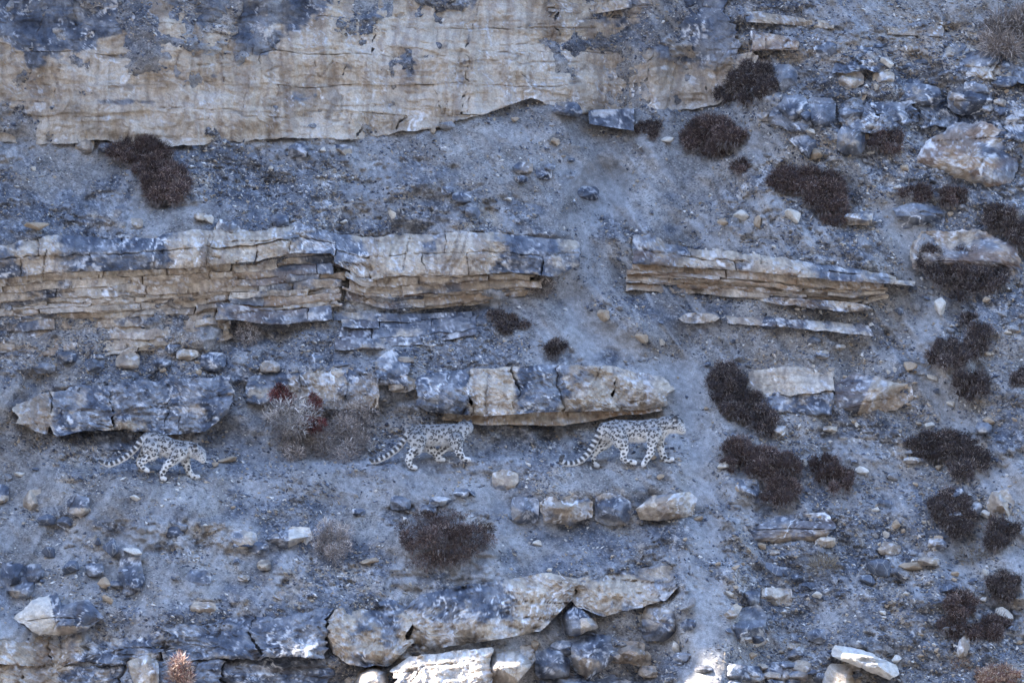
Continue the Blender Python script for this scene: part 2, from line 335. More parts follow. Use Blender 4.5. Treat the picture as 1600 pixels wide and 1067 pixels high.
def build_sky_block():               # unseen facing mountainside behind the camera, added to block low sky and bounce light
    prof = np.array([(-14, -24), (-24, -31), (-40, -36), (-60, -28), (-80, -15), (-101, -1.8), (-130, 14), (-180, 46), (-250, 120), (-340, 222), (-440, 335), (-520, 415), (-600, 425), (-800, 320)], float)
    tt = np.linspace(0, len(prof) - 1, 110); xs = np.linspace(-1400, 1400, 161); xs = np.sign(xs) * np.abs(xs / 1400) ** 1.7 * 1400
    X, T = np.meshgrid(xs, tt); Y = np.interp(T, np.arange(len(prof)), prof[:, 0]); Z = np.interp(T, np.arange(len(prof)), prof[:, 1])
    far = sst(-110, -260, Y); Z = Z + far * (70 * fbm(X / 260, Y / 160, 4, 5, .55) + 35 * np.abs(fbm(X / 90, Y / 300, 6, 3))) + (1 - far) * 1.6 * fbm(X / 9, Y / 9, 3, 3) * sst(2, 20, np.hypot(X, Y + 100)) - sst(-30, -14, Y) * 1.5
    nv, nu = X.shape; idx = np.arange(nu * nv).reshape(nv, nu); f = np.stack([idx[:-1, :-1], idx[1:, :-1], idx[1:, 1:], idx[:-1, 1:]], -1).reshape(-1, 4)
    t = (.5 + 1.3 * fbm(X / 60, Z / 25, 7, 4)).ravel(); c = lerp3(t, (.1, (.10, .094, .088)), (.5, (.165, .152, .138)), (.9, (.25, .228, .20)))
    tag(link('sky_block_valley', mesh('sky_block_valley', np.stack([X, Y, Z], -1).reshape(-1, 3), f, M_GND, True, {'col': c, 'dust': np.zeros(len(c))})), kind='structure')
build_sky_block()

# ------------------------------------------------------------------ rock pieces
def rag(f, sd, amp=1.):            # a bedding curve with a broken edge of its own
    return lambda u: f(u) + amp * (7 * fbm(u / 42, u * 0 + sd * 1.7, 3, 3) + 4 * fbm(u / 11, u * 0 + sd * 2.3, 5, 3) + 2.5 * terr(fbm(u / 19, u * 0 + sd, 7, 2), 6))
def patch(name, parent, top, bot, u0, u1, prot, depth=.45, step=2.0, tan=.5, vein=.3, rust=0., rnd=4., chip=.04, rough=1., lean=0., taper=0, wob=4., sd=1, tiltx=0., hang=0., grain=1., crack=1., ribs=0.):
    """a solid piece of bedrock between two bedding curves: a rough front, chipped arrises, sides running back into the hill"""
    W = u1 - u0; um = np.array([u0, (u0 + u1) / 2, u1]); H = max(3., float(np.mean(bot(um) - top(um))))
    nu = max(5, int(W / step)); nv = max(5, int(H / step)); s, t = np.meshgrid(np.linspace(0, 1, nu), np.linspace(0, 1, nv))
    vq = top(u0 + W * s) + H * t
    ew = lambda ue: wob * 3 * fbm(vq / 22 + ue * .11, vq * 0 + ue * .37, 3, 3) + wob * (terr(fbm(vq / 14 + ue, vq * 0 + ue * .7, 5, 2), 5)) * 2
    a, b_ = u0 + ew(u0), u1 + ew(u1); uu = a + (b_ - a) * s; tp, bt = top(uu), bot(uu)
    if taper:
        kx = 1 - np.abs(2 * s - 1) ** taper; mid = tp * .55 + bt * .45; tp = mid - (mid - tp) * (kx * .95 + .05); bt = mid + (bt - mid) * (kx * .95 + .05)
    hh = np.maximum(bt - tp, 1); vv = tp + hh * t
    Y = grid_at(DB, uu, vv) - prot + lean * (1 - t) ** 1.6 - hang * t + tiltx * (s - .5)
    for e in (s * W, (1 - s) * W, t * hh, (1 - t) * hh):
        k = random.choice((.1, .35, .7, 1.2)) * sst(-.12, .10, fbm(uu / 30 + random.uniform(0, 50), vv / 30, 7, 3)) * 1.5; Y = Y + chip * k * (1 - np.clip(e / (rnd * random.uniform(.7, 1.5)), 0, 1)) ** 2
    q = (sd % 40) * 7.3
    Y += .035 * crack * sst(.030, .006, crackf(uu + (sd % 50) * 41.1, vv)) * min(1, .4 + rough)
    Y -= rough * (.13 * terr(fbm(uu / 60 + q, vv / 30, 2, 3), 6) + .10 * terr(fbm((uu + .6 * vv) / 26 + q, (vv - .3 * uu) / 22, 6, 3), 5) + .08 * fbm(uu / 20 + q, vv / 14, 4, 4) + .05 * fbm(uu / 6, vv / 5 + q, 8, 3))
    if ribs: Y -= ribs * (.22 * terr(fbm((uu + .12 * vv) / 62 + 3, vv / 260, 16, 3), 7) + .10 * fbm((uu + 5 * fbm(uu / 20, vv / 20, 3, 2)) / 13, vv / 110, 18, 3) + .12 * terr(fbm(uu / 110 + 9, vv / 46, 12, 3), 6))
    ring = np.concatenate([np.stack([np.zeros(nu - 1, int), np.arange(nu - 1)], 1), np.stack([np.arange(nv - 1), np.full(nv - 1, nu - 1)], 1),
                           np.stack([np.full(nu - 1, nv - 1), np.arange(nu - 1, 0, -1)], 1), np.stack([np.arange(nv - 1, 0, -1), np.zeros(nv - 1, int)], 1)])
    idx = np.arange(nu * nv).reshape(nv, nu)
    f = np.stack([idx[:-1, :-1], idx[1:, :-1], idx[1:, 1:], idx[:-1, 1:]], -1).reshape(-1, 4)
    ri = idx[ring[:, 0], ring[:, 1]]; n = len(ri); bi = nu * nv + np.arange(n)
    sk = np.stack([ri, np.roll(ri, -1), np.roll(bi, -1), bi], -1)
    ub, vb, Yb = uu[ring[:, 0], ring[:, 1]], vv[ring[:, 0], ring[:, 1]], Y[ring[:, 0], ring[:, 1]] + depth
    base = parent.location if parent is not None else Vector(P(np.array((u0 + u1) / 2), np.array(float(vv.max())), float(Y.mean())))
    co = np.concatenate([P(uu, vv, Y).reshape(-1, 3), P(ub, vb, Yb)]) - np.array(base)
    c = rockcol(uu, vv, (tan(uu, vv) if callable(tan) else tan) + 0 * uu, (vein(uu, vv) if callable(vein) else vein) + 0 * uu, rust, sd, grain)
    col = np.concatenate([c.reshape(-1, 3), c[ring[:, 0], ring[:, 1]]])
    me = mesh(name, co, np.concatenate([f, sk]), M_ROCK, False, {'col': col})
    bm = bmesh.new(); bm.from_mesh(me); bm.verts.ensure_lookup_table()
    try: bm.faces.new([bm.verts[i] for i in bi[::-1]])
    except Exception: pass
    bmesh.ops.recalc_face_normals(bm, faces=bm.faces); bm.to_mesh(me); bm.free()
    o = link(name, me, parent)
    if parent is None: o.location = base
    return o
def soft(stops):                   # a property running smoothly along a ledge: [(u, value), ...]
    p = np.array(stops, float); return lambda u, v: np.interp(u + 34 * fbm(v / 22, u / 40, 5, 3), p[:, 0], p[:, 1])
def row(parent, name, top, bot, cuts, prot, tan, vein, jit=.035, sd=1, **kw):
    for a, b_ in zip(cuts[:-1], cuts[1:]):
        patch(name, parent, top, bot, a, b_, prot + random.uniform(-jit, jit), tan=tan, vein=vein, sd=sd, tiltx=random.uniform(-.04, .04), **kw)
def base_at(u, v, off=0): return Vector(P(np.array(float(u)), np.array(float(v)), float(grid_at(DB, u, v)) + off))

# ---- the tall tan cliff: courses of blocks separated by bedding cracks and joints
cliff = empty('rock_cliff', base_at(560, 212), 'tall tan limestone cliff band with dark varnished top above the scree', 'cliff')
def tan_cliff(u, v):
    g = lambda cu, cv, ru, rv: np.exp(-(((u - cu) / ru) ** 2 + ((v - cv) / rv) ** 2)); n1 = fbm(u / 60, v / 34, 3, 4, .6)
    d = 1.06 + .16 * fbm(u / 90, v / 50, 2, 3)
    d = d - 1.05 * sst(30, -30, v - np.interp(u, [-80, 30, 150, 260, 330, 420, 480, 540, 620], [50, 70, 72, 22, 45, 70, 40, 5, -40]) + 110 * n1)
    d = d - .34 * g(740 - v * .14, v, 6, 999) - .75 * sst(880, 1040, u - (v - 90) * .9 + 150 * n1) * sst(120, 60, v)
    for (a, b_, c_, e, k) in ((215, 160, 75, 7, .6), (390, 80, 45, 22, .55), (30, 175, 40, 16, .5), (60, 110, 25, 30, .4), (545, 70, 14, 40, .4), (640, 105, 12, 30, .45), (325, 120, 60, 8, .35), (470, 150, 25, 12, .4), (1100, 60, 60, 60, .5), (850, 50, 20, 18, .6), (920, 95, 30, 12, .4)): d = d - k * g(a, b_, c_, e)
    return d
rows = [lambda u: u * 0 - 70., lambda u: 36 + 8 * np.sin(u / 90.) + 22 * fbm(u / 90, u * 0, 3, 4), lambda u: 86 + 24 * fbm(u / 110, u * 0 + 4, 4, 4),
        lambda u: 134 + 10 * fbm(u / 60, u * 0 + 9, 5, 4) - sst(500, 560, u) * 4, lambda u: 176 + 22 * fbm(u / 80, u * 0 + 2, 6, 4), rag(lambda u: CLIFF_BOT(u) + 5, 4, 1.1)]
joints = [[-70, 120, 300, 560, 742, 868, 960, 1065, 1140], [-70, 215, 345, 582, 738, 868, 1010, 1150], [-70, 45, 405, 540, 733, 820, 1012, 1180],
          [-70, 258, 430, 680, 728, 905, 1012, 1110, 1175], [-70, 128, 330, 560, 625, 700, 760, 806]]
offs = [.06, .03, .0, .015, .04]
for k in range(5):
    for a, b_ in zip(joints[k][:-1], joints[k][1:]):
        if k == 4 and a > 740: continue
        rr = lambda u, k=k: np.minimum(rows[k](u), rows[5](u) - 3); rb = lambda u, k=k: np.minimum(rows[k + 1](u), rows[5](u))
        patch('rock_block', cliff, rr, rb, a, b_, .06 + random.uniform(-.015, .015) - offs[k] * .7, tan=tan_cliff, vein=.0 if b_ < 900 else .4, rnd=2.2, chip=.014, ribs=1.4, rough=.5, wob=9, depth=.5, sd=3, grain=.15, crack=.6, tiltx=random.uniform(-.02, .02))
patch('rock_block', cliff, curve((920, 172), (1000, 170)), curve((920, 194), (1000, 206)), 918, 990, .2, tan=.35, rough=.6, sd=9)

# ---- long layered ledges
def strata(parent, top, bot, u0, u1, n, prot, seg=(50, 170), tan=.75, vein=.1, rust=.3, jitter=.05, rough=.35, sd=1):
    f = np.cumsum([0] + [random.uniform(.3, 1.7) for _ in range(n)]); f = f / f[-1]
    bounds = [rag(lambda u, q=q: top(u) + (bot(u) - top(u)) * q, sd + i * 3.1, 1.0 if 0 < i < n else .7) for i, q in enumerate(f)]
    for k in range(n):
        u = u0 - random.uniform(0, 40)
        while u < u1:
            L = random.uniform(*seg); a, b_ = max(u0 - random.uniform(0, 14), u), min(u1 + random.uniform(-16, 10), u + L); u += L
            if b_ - a < 16: continue
            tf = lambda x, k=k: bounds[k](x); bf = lambda x, k=k: np.maximum(bounds[k + 1](x), bounds[k](x) + 2.5) + 1.5
            p = prot(f[k]) if callable(prot) else prot
            patch('rock_layer', parent, tf, bf, a, b_, p + random.uniform(-jitter, jitter), tan=(lambda u_, v_, o=random.uniform(-.15, .12): (tan(u_, v_) if callable(tan) else tan) + o), vein=vein, rust=rust * random.random() ** 1.3, rnd=2.5, chip=.04, rough=rough, wob=3, depth=.4, sd=sd + k, tiltx=random.uniform(-.06, .06), hang=random.uniform(-.02, .03))
ledgeB = empty('rock_ledge', base_at(300, 545), 'long ledge of thin cream strata under an overhanging cap, left of the gully', 'rock ledge')
capBbot = curve((-80, 438), (0, 436), (60, 428), (130, 424), (300, 418), (400, 408), (460, 396), (516, 396), (522, 400))
topB = rag(lambda u: B_TOP(u), 2, 1.3); cb = rag(lambda u: capBbot(u), 6, .6); midB = rag(lambda u: B_TOP(u) * .5 + capBbot(u) * .5, 9, 1.1)
tanB = soft([(-60, .45), (20, .5), (70, .85), (120, .3), (220, .15), (280, .8), (390, .85), (430, .5), (500, .1), (560, .45), (610, .85), (680, .5), (740, .8), (790, .25), (850, .3), (890, .65)])
veinB = soft([(-60, .4), (130, 1.), (240, .8), (300, .3), (420, .3), (490, 2.), (560, 1.8), (600, .3), (800, .8), (900, .5)])
row(ledgeB, 'cap_block', topB, midB, [-70, 60, 190, 330, 470, 522], .28, tanB, veinB, sd=4, lean=.28, depth=.6, rough=.7)
row(ledgeB, 'cap_block', midB, cb, [-70, 30, 140, 255, 400, 522], .32, tanB, veinB, sd=4, lean=.04, depth=.6, rough=.6)
strata(ledgeB, lambda u: capBbot(u) - 1, lambda u: B_BOT(u) - 6, -70, 372, 13, lambda f: .17 + .04 * math.sin(f * 9) - .25 * f, tan=soft([(-60, .75), (60, .7), (120, .95), (330, .95), (380, .7)]), rust=.3, jitter=.05, sd=11)
strata(ledgeB, lambda u: capBbot(u) - 1, curve((365, 484), (450, 486), (530, 478)), 366, 532, 9, lambda f: .10 + .05 * f, tan=.62, rust=.5, jitter=.05, sd=14)
strata(ledgeB, curve((345, 474), (440, 486), (530, 478)), curve((345, 497), (440, 506), (530, 497)), 345, 530, 1, .2, tan=.4, vein=.5, sd=17)
capB2bot = curve((515, 408), (540, 420), (572, 437), (630, 429), (700, 430), (800, 426), (870, 432), (915, 408))
cb2 = rag(lambda u: capB2bot(u), 8, .7); midB2 = rag(lambda u: B_TOP(u) * .52 + capB2bot(u) * .48, 12, 1.2)
row(ledgeB, 'cap_block', topB, midB2, [522, 610, 700, 800, 905], .28, tanB, veinB, sd=5, lean=.28, depth=.6, rough=.8)
row(ledgeB, 'cap_block', midB2, cb2, [522, 580, 660, 730, 850, 908], .34, tanB, veinB, sd=5, lean=.03, depth=.6, rough=.7)
strata(ledgeB, lambda u: capB2bot(u) - 1, curve((540, 470), (620, 488), (700, 478), (840, 462)), 545, 838, 7, lambda f: .24 - .28 * f, tan=.8, rust=.7, jitter=.05, seg=(60, 190), sd=19)
strata(ledgeB, curve((530, 488), (640, 492), (830, 480)), curve((530, 545), (640, 540), (830, 505)), 535, 745, 4, .04, tan=.5, rust=.2, jitter=.06, seg=(50, 120), sd=23)

ledgeC = empty('rock_ledge', base_at(1200, 470), 'brown layered ledge tapering to a point beside the track, right of the gully', 'rock ledge')
capCbot = curve((985, 412), (1040, 414), (1100, 420), (1180, 424), (1250, 434), (1330, 440), (1428, 446))
tanC = soft([(980, .4), (1050, .55), (1120, .7), (1210, .8), (1260, .5), (1320, .3), (1380, .5), (1430, .6)]); veinC = soft([(980, .7), (1100, .3), (1250, .3), (1310, 1.), (1430, 1.2)])
row(ledgeC, 'cap_block', rag(lambda u: C_TOP(u), 3, 1.2), rag(lambda u: C_TOP(u) * .45 + capCbot(u) * .55, 7, 1.), [988, 1080, 1190, 1290, 1400], .24, tanC, veinC, sd=6, lean=.25, depth=.6, rough=.9)
row(ledgeC, 'cap_block', rag(lambda u: C_TOP(u) * .45 + capCbot(u) * .55, 7, 1.), rag(lambda u: capCbot(u), 9, .6), [988, 1050, 1150, 1250, 1330, 1426], .32, tanC, veinC, sd=6, lean=.05, rust=.3, depth=.6, rough=.7)
strata(ledgeC, lambda u: capCbot(u) - 1, curve((985, 452), (1150, 462), (1250, 474), (1330, 478), (1400, 460)), 990, 1390, 7, lambda f: .22 - .26 * f, tan=.72, rust=.8, jitter=.06, seg=(70, 200), sd=27)
patch('rock_layer', ledgeC, curve((1180, 462), (1360, 474)), rag(curve((1180, 474), (1290, 482), (1360, 490)), 4), 1190, 1362, .26, tan=.75, rust=.3, taper=6, sd=8)
ledgeC2 = empty('rock_ledge', base_at(1200, 515), 'thin low lip of pale-crusted rock running below the brown layered ledge', 'rock ledge')
row(ledgeC2, 'rock_layer', rag(curve((1060, 490), (1140, 492), (1362, 508)), 5, .8), rag(curve((1060, 505), (1126, 504), (1140, 506), (1240, 512), (1362, 526)), 7, .8), [1140, 1215, 1290, 1362], .18, .72, 1.2, sd=9, rust=.2, lean=.12, wob=6)
patch('rock_layer', ledgeC2, curve((1060, 488), (1128, 490)), curve((1060, 506), (1128, 504)), 1062, 1126, .17, tan=.72, vein=.8, taper=4, sd=9)

# ---- the broken block band above the leopards' path
lb = empty('rock_ledge', base_at(200, 676), 'slate blue block row streaked with white veins above the leftmost leopard', 'rock ledge')
topD1 = rag(curve((-80, 650), (25, 632), (60, 616), (120, 606), (200, 598), (300, 590), (365, 586)), 3, 1.2); botD1 = rag(curve((-80, 670), (20, 660), (85, 682), (130, 673), (190, 671), (250, 680), (320, 676), (365, 640)), 5, .8)
row(lb, 'rock_block', topD1, botD1, [24, 82, 172, 262, 360], .33, soft([(20, .75), (70, .7), (95, .15), (180, .22), (250, .2), (300, .4), (360, .5)]), soft([(20, .1), (90, .5), (150, 1.2), (240, .7), (300, 2.2), (360, 1.4)]), sd=15, lean=.26, depth=.6, rough=1.15, chip=.09, rnd=8, wob=7)
patch('rock_block', lb, curve((130, 672), (270, 678)), rag(curve((130, 704), (200, 706), (275, 692)), 3), 150, 262, .02, tan=.3, vein=.2, sd=3)
lc = empty('rock_ledge', base_at(500, 640), 'half buried grey block row behind the dry bush with red leaves', 'rock ledge')
row(lc, 'rock_block', rag(curve((380, 590), (480, 574), (560, 575), (600, 590)), 4, 1.3), rag(curve((380, 628), (480, 642), (600, 636)), 6, 1.), [386, 470, 540, 592], .17, soft([(380, .3), (540, .4), (590, .65)]), soft([(380, 1.5), (520, 1.2), (590, .2)]), sd=18, lean=.15)
patch('rock_block', lc, rag(curve((585, 562), (612, 546), (640, 556)), 2), rag(curve((585, 600), (640, 604)), 3), 588, 638, .14, tan=.4, vein=2.2, sd=5, lean=.1)
ld = empty('rock_ledge', base_at(850, 655), 'overhanging rock ledge in blue and tan blocks between the second and third leopards', 'rock ledge')
topD3 = rag(curve((645, 596), (660, 584), (735, 576), (860, 570), (960, 572), (1050, 592)), 7, 1.); botD3 = rag(curve((645, 630), (670, 642), (700, 646), (760, 650), (860, 643), (960, 642), (1010, 640), (1052, 630)), 9, .6)
row(ld, 'rock_block', topD3, botD3, [652, 733, 803, 872, 958, 1046], .44, soft([(650, .2), (725, .25), (742, .9), (795, .85), (812, .3), (865, .3), (890, .75), (940, .7), (975, .45), (1050, .6)]), soft([(650, 1.6), (730, 1.2), (745, .2), (800, .3), (815, 1.8), (865, 1.6), (890, .3), (940, .7), (970, 1.8), (1050, .9)]), sd=22, lean=.26, depth=.7, rough=1.15, chip=.09, rnd=8, wob=7)
patch('underside_layer', ld, curve((680, 642), (860, 640), (1040, 634)), rag(curve((680, 654), (760, 664), (880, 664), (1040, 640)), 8, .6), 690, 1035, .24, tan=.95, rust=.9, rough=.6, sd=24)
le = empty('rock_outcrop', base_at(1230, 640), 'smooth tan bedrock outcrop between the dark shrubs and the two-toned boulder', 'rock outcrop')
patch('rock_block', le, rag(curve((1160, 582), (1240, 572), (1308, 572)), 3, 1.3), rag(curve((1160, 622), (1308, 612)), 5, 1.5), 1168, 1304, .12, tan=.95, vein=.1, rough=.7, lean=.12, sd=30)
patch('rock_block', le, rag(curve((1160, 618), (1308, 608)), 5, 1.5), rag(curve((1160, 642), (1308, 650)), 7), 1185, 1300, .08, tan=.25, vein=.2, rough=.9, sd=31)

# ---- boulders with outlines of their own
def boulder(name, outline, prot, label, tan=.5, vein=.4, rust=0., seed=None, cat='boulder', planes=7, rings=20, flat=.5, parent=None, group=None, tilt=(0, 0), ntan=None):
    sd = random.randint(0, 9999) if seed is None else seed; rg = np.random.default_rng(sd)
    o = np.array(outline, float); sz0 = max(np.ptp(o[:, 0]), np.ptp(o[:, 1])); n = int(np.clip(sz0 * 1.1, 36, 110)); rings = max(7, n // 5)
    seglen = np.hypot(*(np.roll(o, -1, 0) - o).T); cum = np.concatenate([[0], np.cumsum(seglen)]); oc = np.vstack([o, o[:1]])
    q = np.linspace(0, cum[-1], n, endpoint=False); ou = np.interp(q, cum, oc[:, 0]); ov = np.interp(q, cum, oc[:, 1])
    c = np.array([ou.mean(), ov.mean()]); size = max(np.ptp(ou), np.ptp(ov)) / 2
    wv = size * .05 * fbm(ou / 7 + sd, ov / 7, sd % 7, 3) * 2 + size * .07 * terr(fbm(ou / 22 + sd, ov / 22, sd % 5, 2), 4)
    dr = np.hypot(ou - c[0], ov - c[1]); ou += (ou - c[0]) / dr * wv; ov += (ov - c[1]) / dr * wv
    rho = np.concatenate([[.001], np.linspace(0, 1, rings + 1)[1:] ** .8])
    uu = c[0] + (ou - c[0])[None] * rho[:, None]; vv = c[1] + (ov - c[1])[None] * rho[:, None]
    qx = (uu - c[0]) / (np.ptp(ou) / 2); qy = (vv - c[1]) / (np.ptp(ov) / 2)
    h = 1 + tilt[0] * qx + tilt[1] * qy
    for i in range(planes):
        th = 2 * math.pi * (i + rg.uniform(-.35, .35)) / planes; sl_ = rg.uniform(.5, 3.2); d0 = rg.uniform(.05, .8)
        h = np.minimum(h, 1.0 - sl_ * (qx * math.cos(th) + qy * math.sin(th) - d0))
    wall = np.where(qy > 0, .6, .6 - .55 * sst(0, -.8, qy)); h = np.maximum(h, .0) * (wall + (1 - wall) * (1 - rho[:, None] ** 5)) + .25 * np.minimum(0, qy) * .5
    Yc = float(grid_at(DB, *c)); Ye = np.maximum(grid_at(DB, uu, vv), Yc - prot * .6)
    Y = Ye * .5 + Yc * .5 - prot * h
    am = min(1., size / 45); Y += .035 * am * sst(.030, .006, crackf(uu + (sd % 50) * 41.1, vv))
    Y -= am * (.07 * terr(fbm((uu + .5 * vv) / 34 + sd, (vv - .4 * uu) / 26, sd % 9, 3), 6) + .03 * fbm(uu / 18 + sd, vv / 15, (sd + 2) % 9, 4) + .035 * fbm(uu / 6, vv / 5 + sd, (sd + 4) % 9, 3))
    R = len(rho); idx = np.arange(R * n).reshape(R, n)
    f = np.stack([idx[:-1], idx[1:], np.roll(idx[1:], -1, 1), np.roll(idx[:-1], -1, 1)], -1).reshape(-1, 4)
    co = np.concatenate([P(uu, vv, Y).reshape(-1, 3), P(ou * .85 + c[0] * .15, ov * .85 + c[1] * .15, Yc + .35 + 0 * ou)])
    bi = R * n + np.arange(n); sk = np.stack([idx[-1], bi, np.roll(bi, -1), np.roll(idx[-1], -1)], -1)
    base = Vector(P(c[0], ov.max(), Yc)); co = co - np.array(base)
    tv = tan + 0 * uu if ntan is None else ntan(qx, qy)
    c3 = rockcol(uu, vv, tv, vein + 0 * uu, rust, sd); me = mesh(name, co, np.concatenate([f, sk]), M_ROCK, False, {'col': np.concatenate([c3.reshape(-1, 3), c3[-1]])})
    bm = bmesh.new(); bm.from_mesh(me); bm.verts.ensure_lookup_table()
    bm.faces.new([bm.verts[i] for i in bi]); bm.faces.new([bm.verts[i] for i in idx[0][::-1]])
    bmesh.ops.recalc_face_normals(bm, faces=bm.faces); bm.to_mesh(me); bm.free()
    ob = link(name, me, parent)
    if parent is None: ob.location = base; tag(ob, label, cat, group)
    else: ob.location = base - parent.location
    return ob
def bx(u0, v0, u1, v1, k=.18):     # rough octagon
    w_, h_ = (u1 - u0), (v1 - v0); r = lambda: random.uniform(.4, 1.6) * k
    return [(u0 + w_ * r(), v0), (u1 - w_ * r(), v0 + h_ * .03), (u1, v0 + h_ * r()), (u1 - w_ * .01, v1 - h_ * r()), (u1 - w_ * r(), v1), (u0 + w_ * r(), v1 - h_ * .02), (u0, v1 - h_ * r()), (u0 + w_ * .01, v0 + h_ * r())]
B = boulder
B('boulder', [(845, 175), (862, 152), (898, 155), (912, 175), (905, 184), (870, 178)], .28, 'wedge shaped grey brown slab lying at the foot of the tan cliff', .45, .5)
B('boulder', [(1302, 600), (1335, 583), (1360, 588), (1425, 600), (1430, 622), (1400, 640), (1345, 652), (1305, 640)], .34, 'two-toned boulder, white-scratched blue left and ochre right, below the thin lip', ntan=lambda x, y: np.where(x + .25 * y > -.15, .95, .1), vein=.9, rust=.25)
B('boulder', bx(798, 776, 842, 818), .22, 'white crusted stone at the end of the low boulder row', .35, 2.2)
B('boulder', [(842, 785), (860, 772), (905, 768), (928, 785), (926, 808), (890, 820), (850, 815)], .34, 'rounded tan boulder in the low row below the third leopard', .72, .6)
B('boulder', bx(930, 770, 986, 822), .24, 'blue grey boulder squeezed between two tan ones in the low row', .28, .6)
B('boulder', [(994, 795), (1020, 775), (1078, 768), (1090, 780), (1082, 805), (1040, 813), (1000, 812)], .26, 'long tan slab boulder at the gully end of the low row', .7, .5, .1)
B('boulder', [(348, 838), (365, 826), (400, 832), (405, 852), (380, 858), (352, 852)], .2, 'small tan block tucked beside the bluish stone with a cream end', .6, .2)
B('boulder', [(398, 845), (430, 832), (460, 822), (484, 824), (488, 842), (470, 858), (420, 866), (402, 860)], .3, 'bluish stone with a cream end beside a twiggy grey bush', ntan=lambda x, y: np.where(x > .15, 1.25, .35), vein=.5)
B('boulder', [(188, 872), (220, 868), (226, 905), (214, 945), (190, 945), (182, 910)], .2, 'upright dark slate pillar under a white sliver of stone', .2, .3)
B('boulder', [(105, 782), (118, 771), (140, 778), (141, 800), (125, 808), (106, 800)], .2, 'dark stone with a tan underside lying alone on the scree', ntan=lambda x, y: np.where(y > .2, .9, .05), vein=.1)
B('boulder', [(36, 780), (46, 765), (64, 764), (62, 795), (45, 802), (36, 796)], .16, 'tan upright stone beside the left scree edge', .85, .1)
B('boulder', bx(-20, 755, 14, 790), .18, 'blue topped stone cut by the picture margin above the scree', ntan=lambda x, y: np.where(y > 0, .9, .1), vein=.1)
B('boulder', bx(0, 878, 42, 925), .2, 'dark blue boulder behind the pale and dark split boulder', .15, .3)
B('boulder', bx(38, 880, 74, 918), .2, 'dark grey angular stone resting against the dark blue boulder', .2, .3)
B('boulder', bx(10, 900, 55, 945), .22, 'slate stone scored with a thin white line near the split boulder', .2, .8)
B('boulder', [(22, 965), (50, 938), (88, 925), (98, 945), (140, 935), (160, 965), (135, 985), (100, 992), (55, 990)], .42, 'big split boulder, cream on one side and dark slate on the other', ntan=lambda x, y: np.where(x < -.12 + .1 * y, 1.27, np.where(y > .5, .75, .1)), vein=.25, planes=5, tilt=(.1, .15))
bl_ = empty('rock_ledge', base_at(240, 1060), 'broken blue and tan bedrock ledge under the split boulder', 'rock ledge')
tF = rag(curve((-80, 988), (80, 992), (140, 984), (300, 970), (400, 962), (520, 944)), 3, 1.5); mF = rag(curve((-80, 1034), (100, 1040), (300, 1030), (520, 1028)), 6, 1.8); bF = lambda u: u * 0 + 1128.
tanF = soft([(-60, .8), (70, .75), (130, .5), (180, .3), (250, .4), (300, .3), (420, .25), (510, .3)])
row(bl_, 'rock_block', tF, mF, [-60, 78, 134, 262, 402, 514], .22, tanF, .6, sd=33, lean=.24, depth=.7, jit=.10, chip=.12, rnd=9, wob=13, rough=1.2)
row(bl_, 'rock_block', mF, bF, [-60, 30, 190, 345, 514], .22, tanF, .4, sd=34, lean=.08, depth=.8, jit=.10, chip=.12, rnd=9, wob=13, rough=1.3)
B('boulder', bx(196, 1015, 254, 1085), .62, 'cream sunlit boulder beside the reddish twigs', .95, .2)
def slab(label, top, bot, u0, u1, prot, **kw): tag(patch('boulder', None, top, bot, u0, u1, prot, **kw), label, 'boulder')
slab('bulky rounded grey boulder at the end of the lower ledge', rag(curve((505, 975), (525, 952), (560, 940), (630, 936), (648, 948)), 3), rag(curve((505, 985), (520, 1020), (545, 1040), (610, 1040), (648, 1000)), 5), 512, 646, .36, tan=soft([(510, .75), (560, .45), (640, .5)]), vein=.8, lean=.26, depth=.8, rough=1.35, sd=36, chip=.2, rnd=22, wob=9, hang=-.06)
slab('largest boulder, a long blue grey slab with tan edges in the lower ledge', rag(curve((640, 945), (660, 926), (740, 912), (860, 894), (905, 906)), 7), rag(curve((640, 1002), (670, 1014), (780, 998), (845, 986), (880, 950), (905, 925)), 9, .8), 641, 898, .40, tan=lambda u, v: np.interp(u, [640, 780, 830, 890], [.4, .35, .8, .85]) + .35 * sst(960, 990, v), vein=.9, lean=.3, depth=.8, rough=1.35, sd=38, chip=.18, rnd=18, wob=9, hang=-.08)
B('boulder', [(876, 965), (905, 935), (928, 955), (935, 980), (900, 994), (878, 990)], .4, 'small bluish boulder with one tan corner wedged beside the largest boulder', ntan=lambda x, y: .25 + .6 * ((x > .1) & (y > -.1)), vein=.4)
slab('sloping grey tan slab at the gully end of the lower ledge', rag(curve((900, 905), (960, 890), (1062, 884)), 4), rag(curve((900, 945), (945, 962), (1000, 948), (1040, 936), (1066, 910)), 6), 896, 1060, .25, tan=.6, vein=.8, lean=.24, depth=.7, rough=1.35, sd=40, chip=.2, rnd=20, wob=9, hang=-.08)
B('boulder', bx(1002, 944, 1062, 1002), .34, 'grey boulder below the sloping slab and beside the gully', .35, .4)
B('boulder', [(888, 1000), (920, 986), (962, 995), (972, 1015), (950, 1040), (920, 1062), (895, 1045)], .5, 'grey white angular boulder below the small bluish one', .45, .8)
B('boulder', bx(955, 1000, 1008, 1036), .36, 'small tan wedge leaning on the grey white angular boulder', .7, .2)
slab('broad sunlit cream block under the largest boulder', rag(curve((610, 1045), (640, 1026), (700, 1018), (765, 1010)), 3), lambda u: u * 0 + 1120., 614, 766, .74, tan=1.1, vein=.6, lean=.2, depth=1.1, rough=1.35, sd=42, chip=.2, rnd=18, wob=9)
B('boulder', [(752, 1030), (790, 1006), (832, 1008), (838, 1030), (815, 1060), (775, 1090), (750, 1070)], .88, 'sunlit cream boulder leaning on the broad lit block', .95, .3)
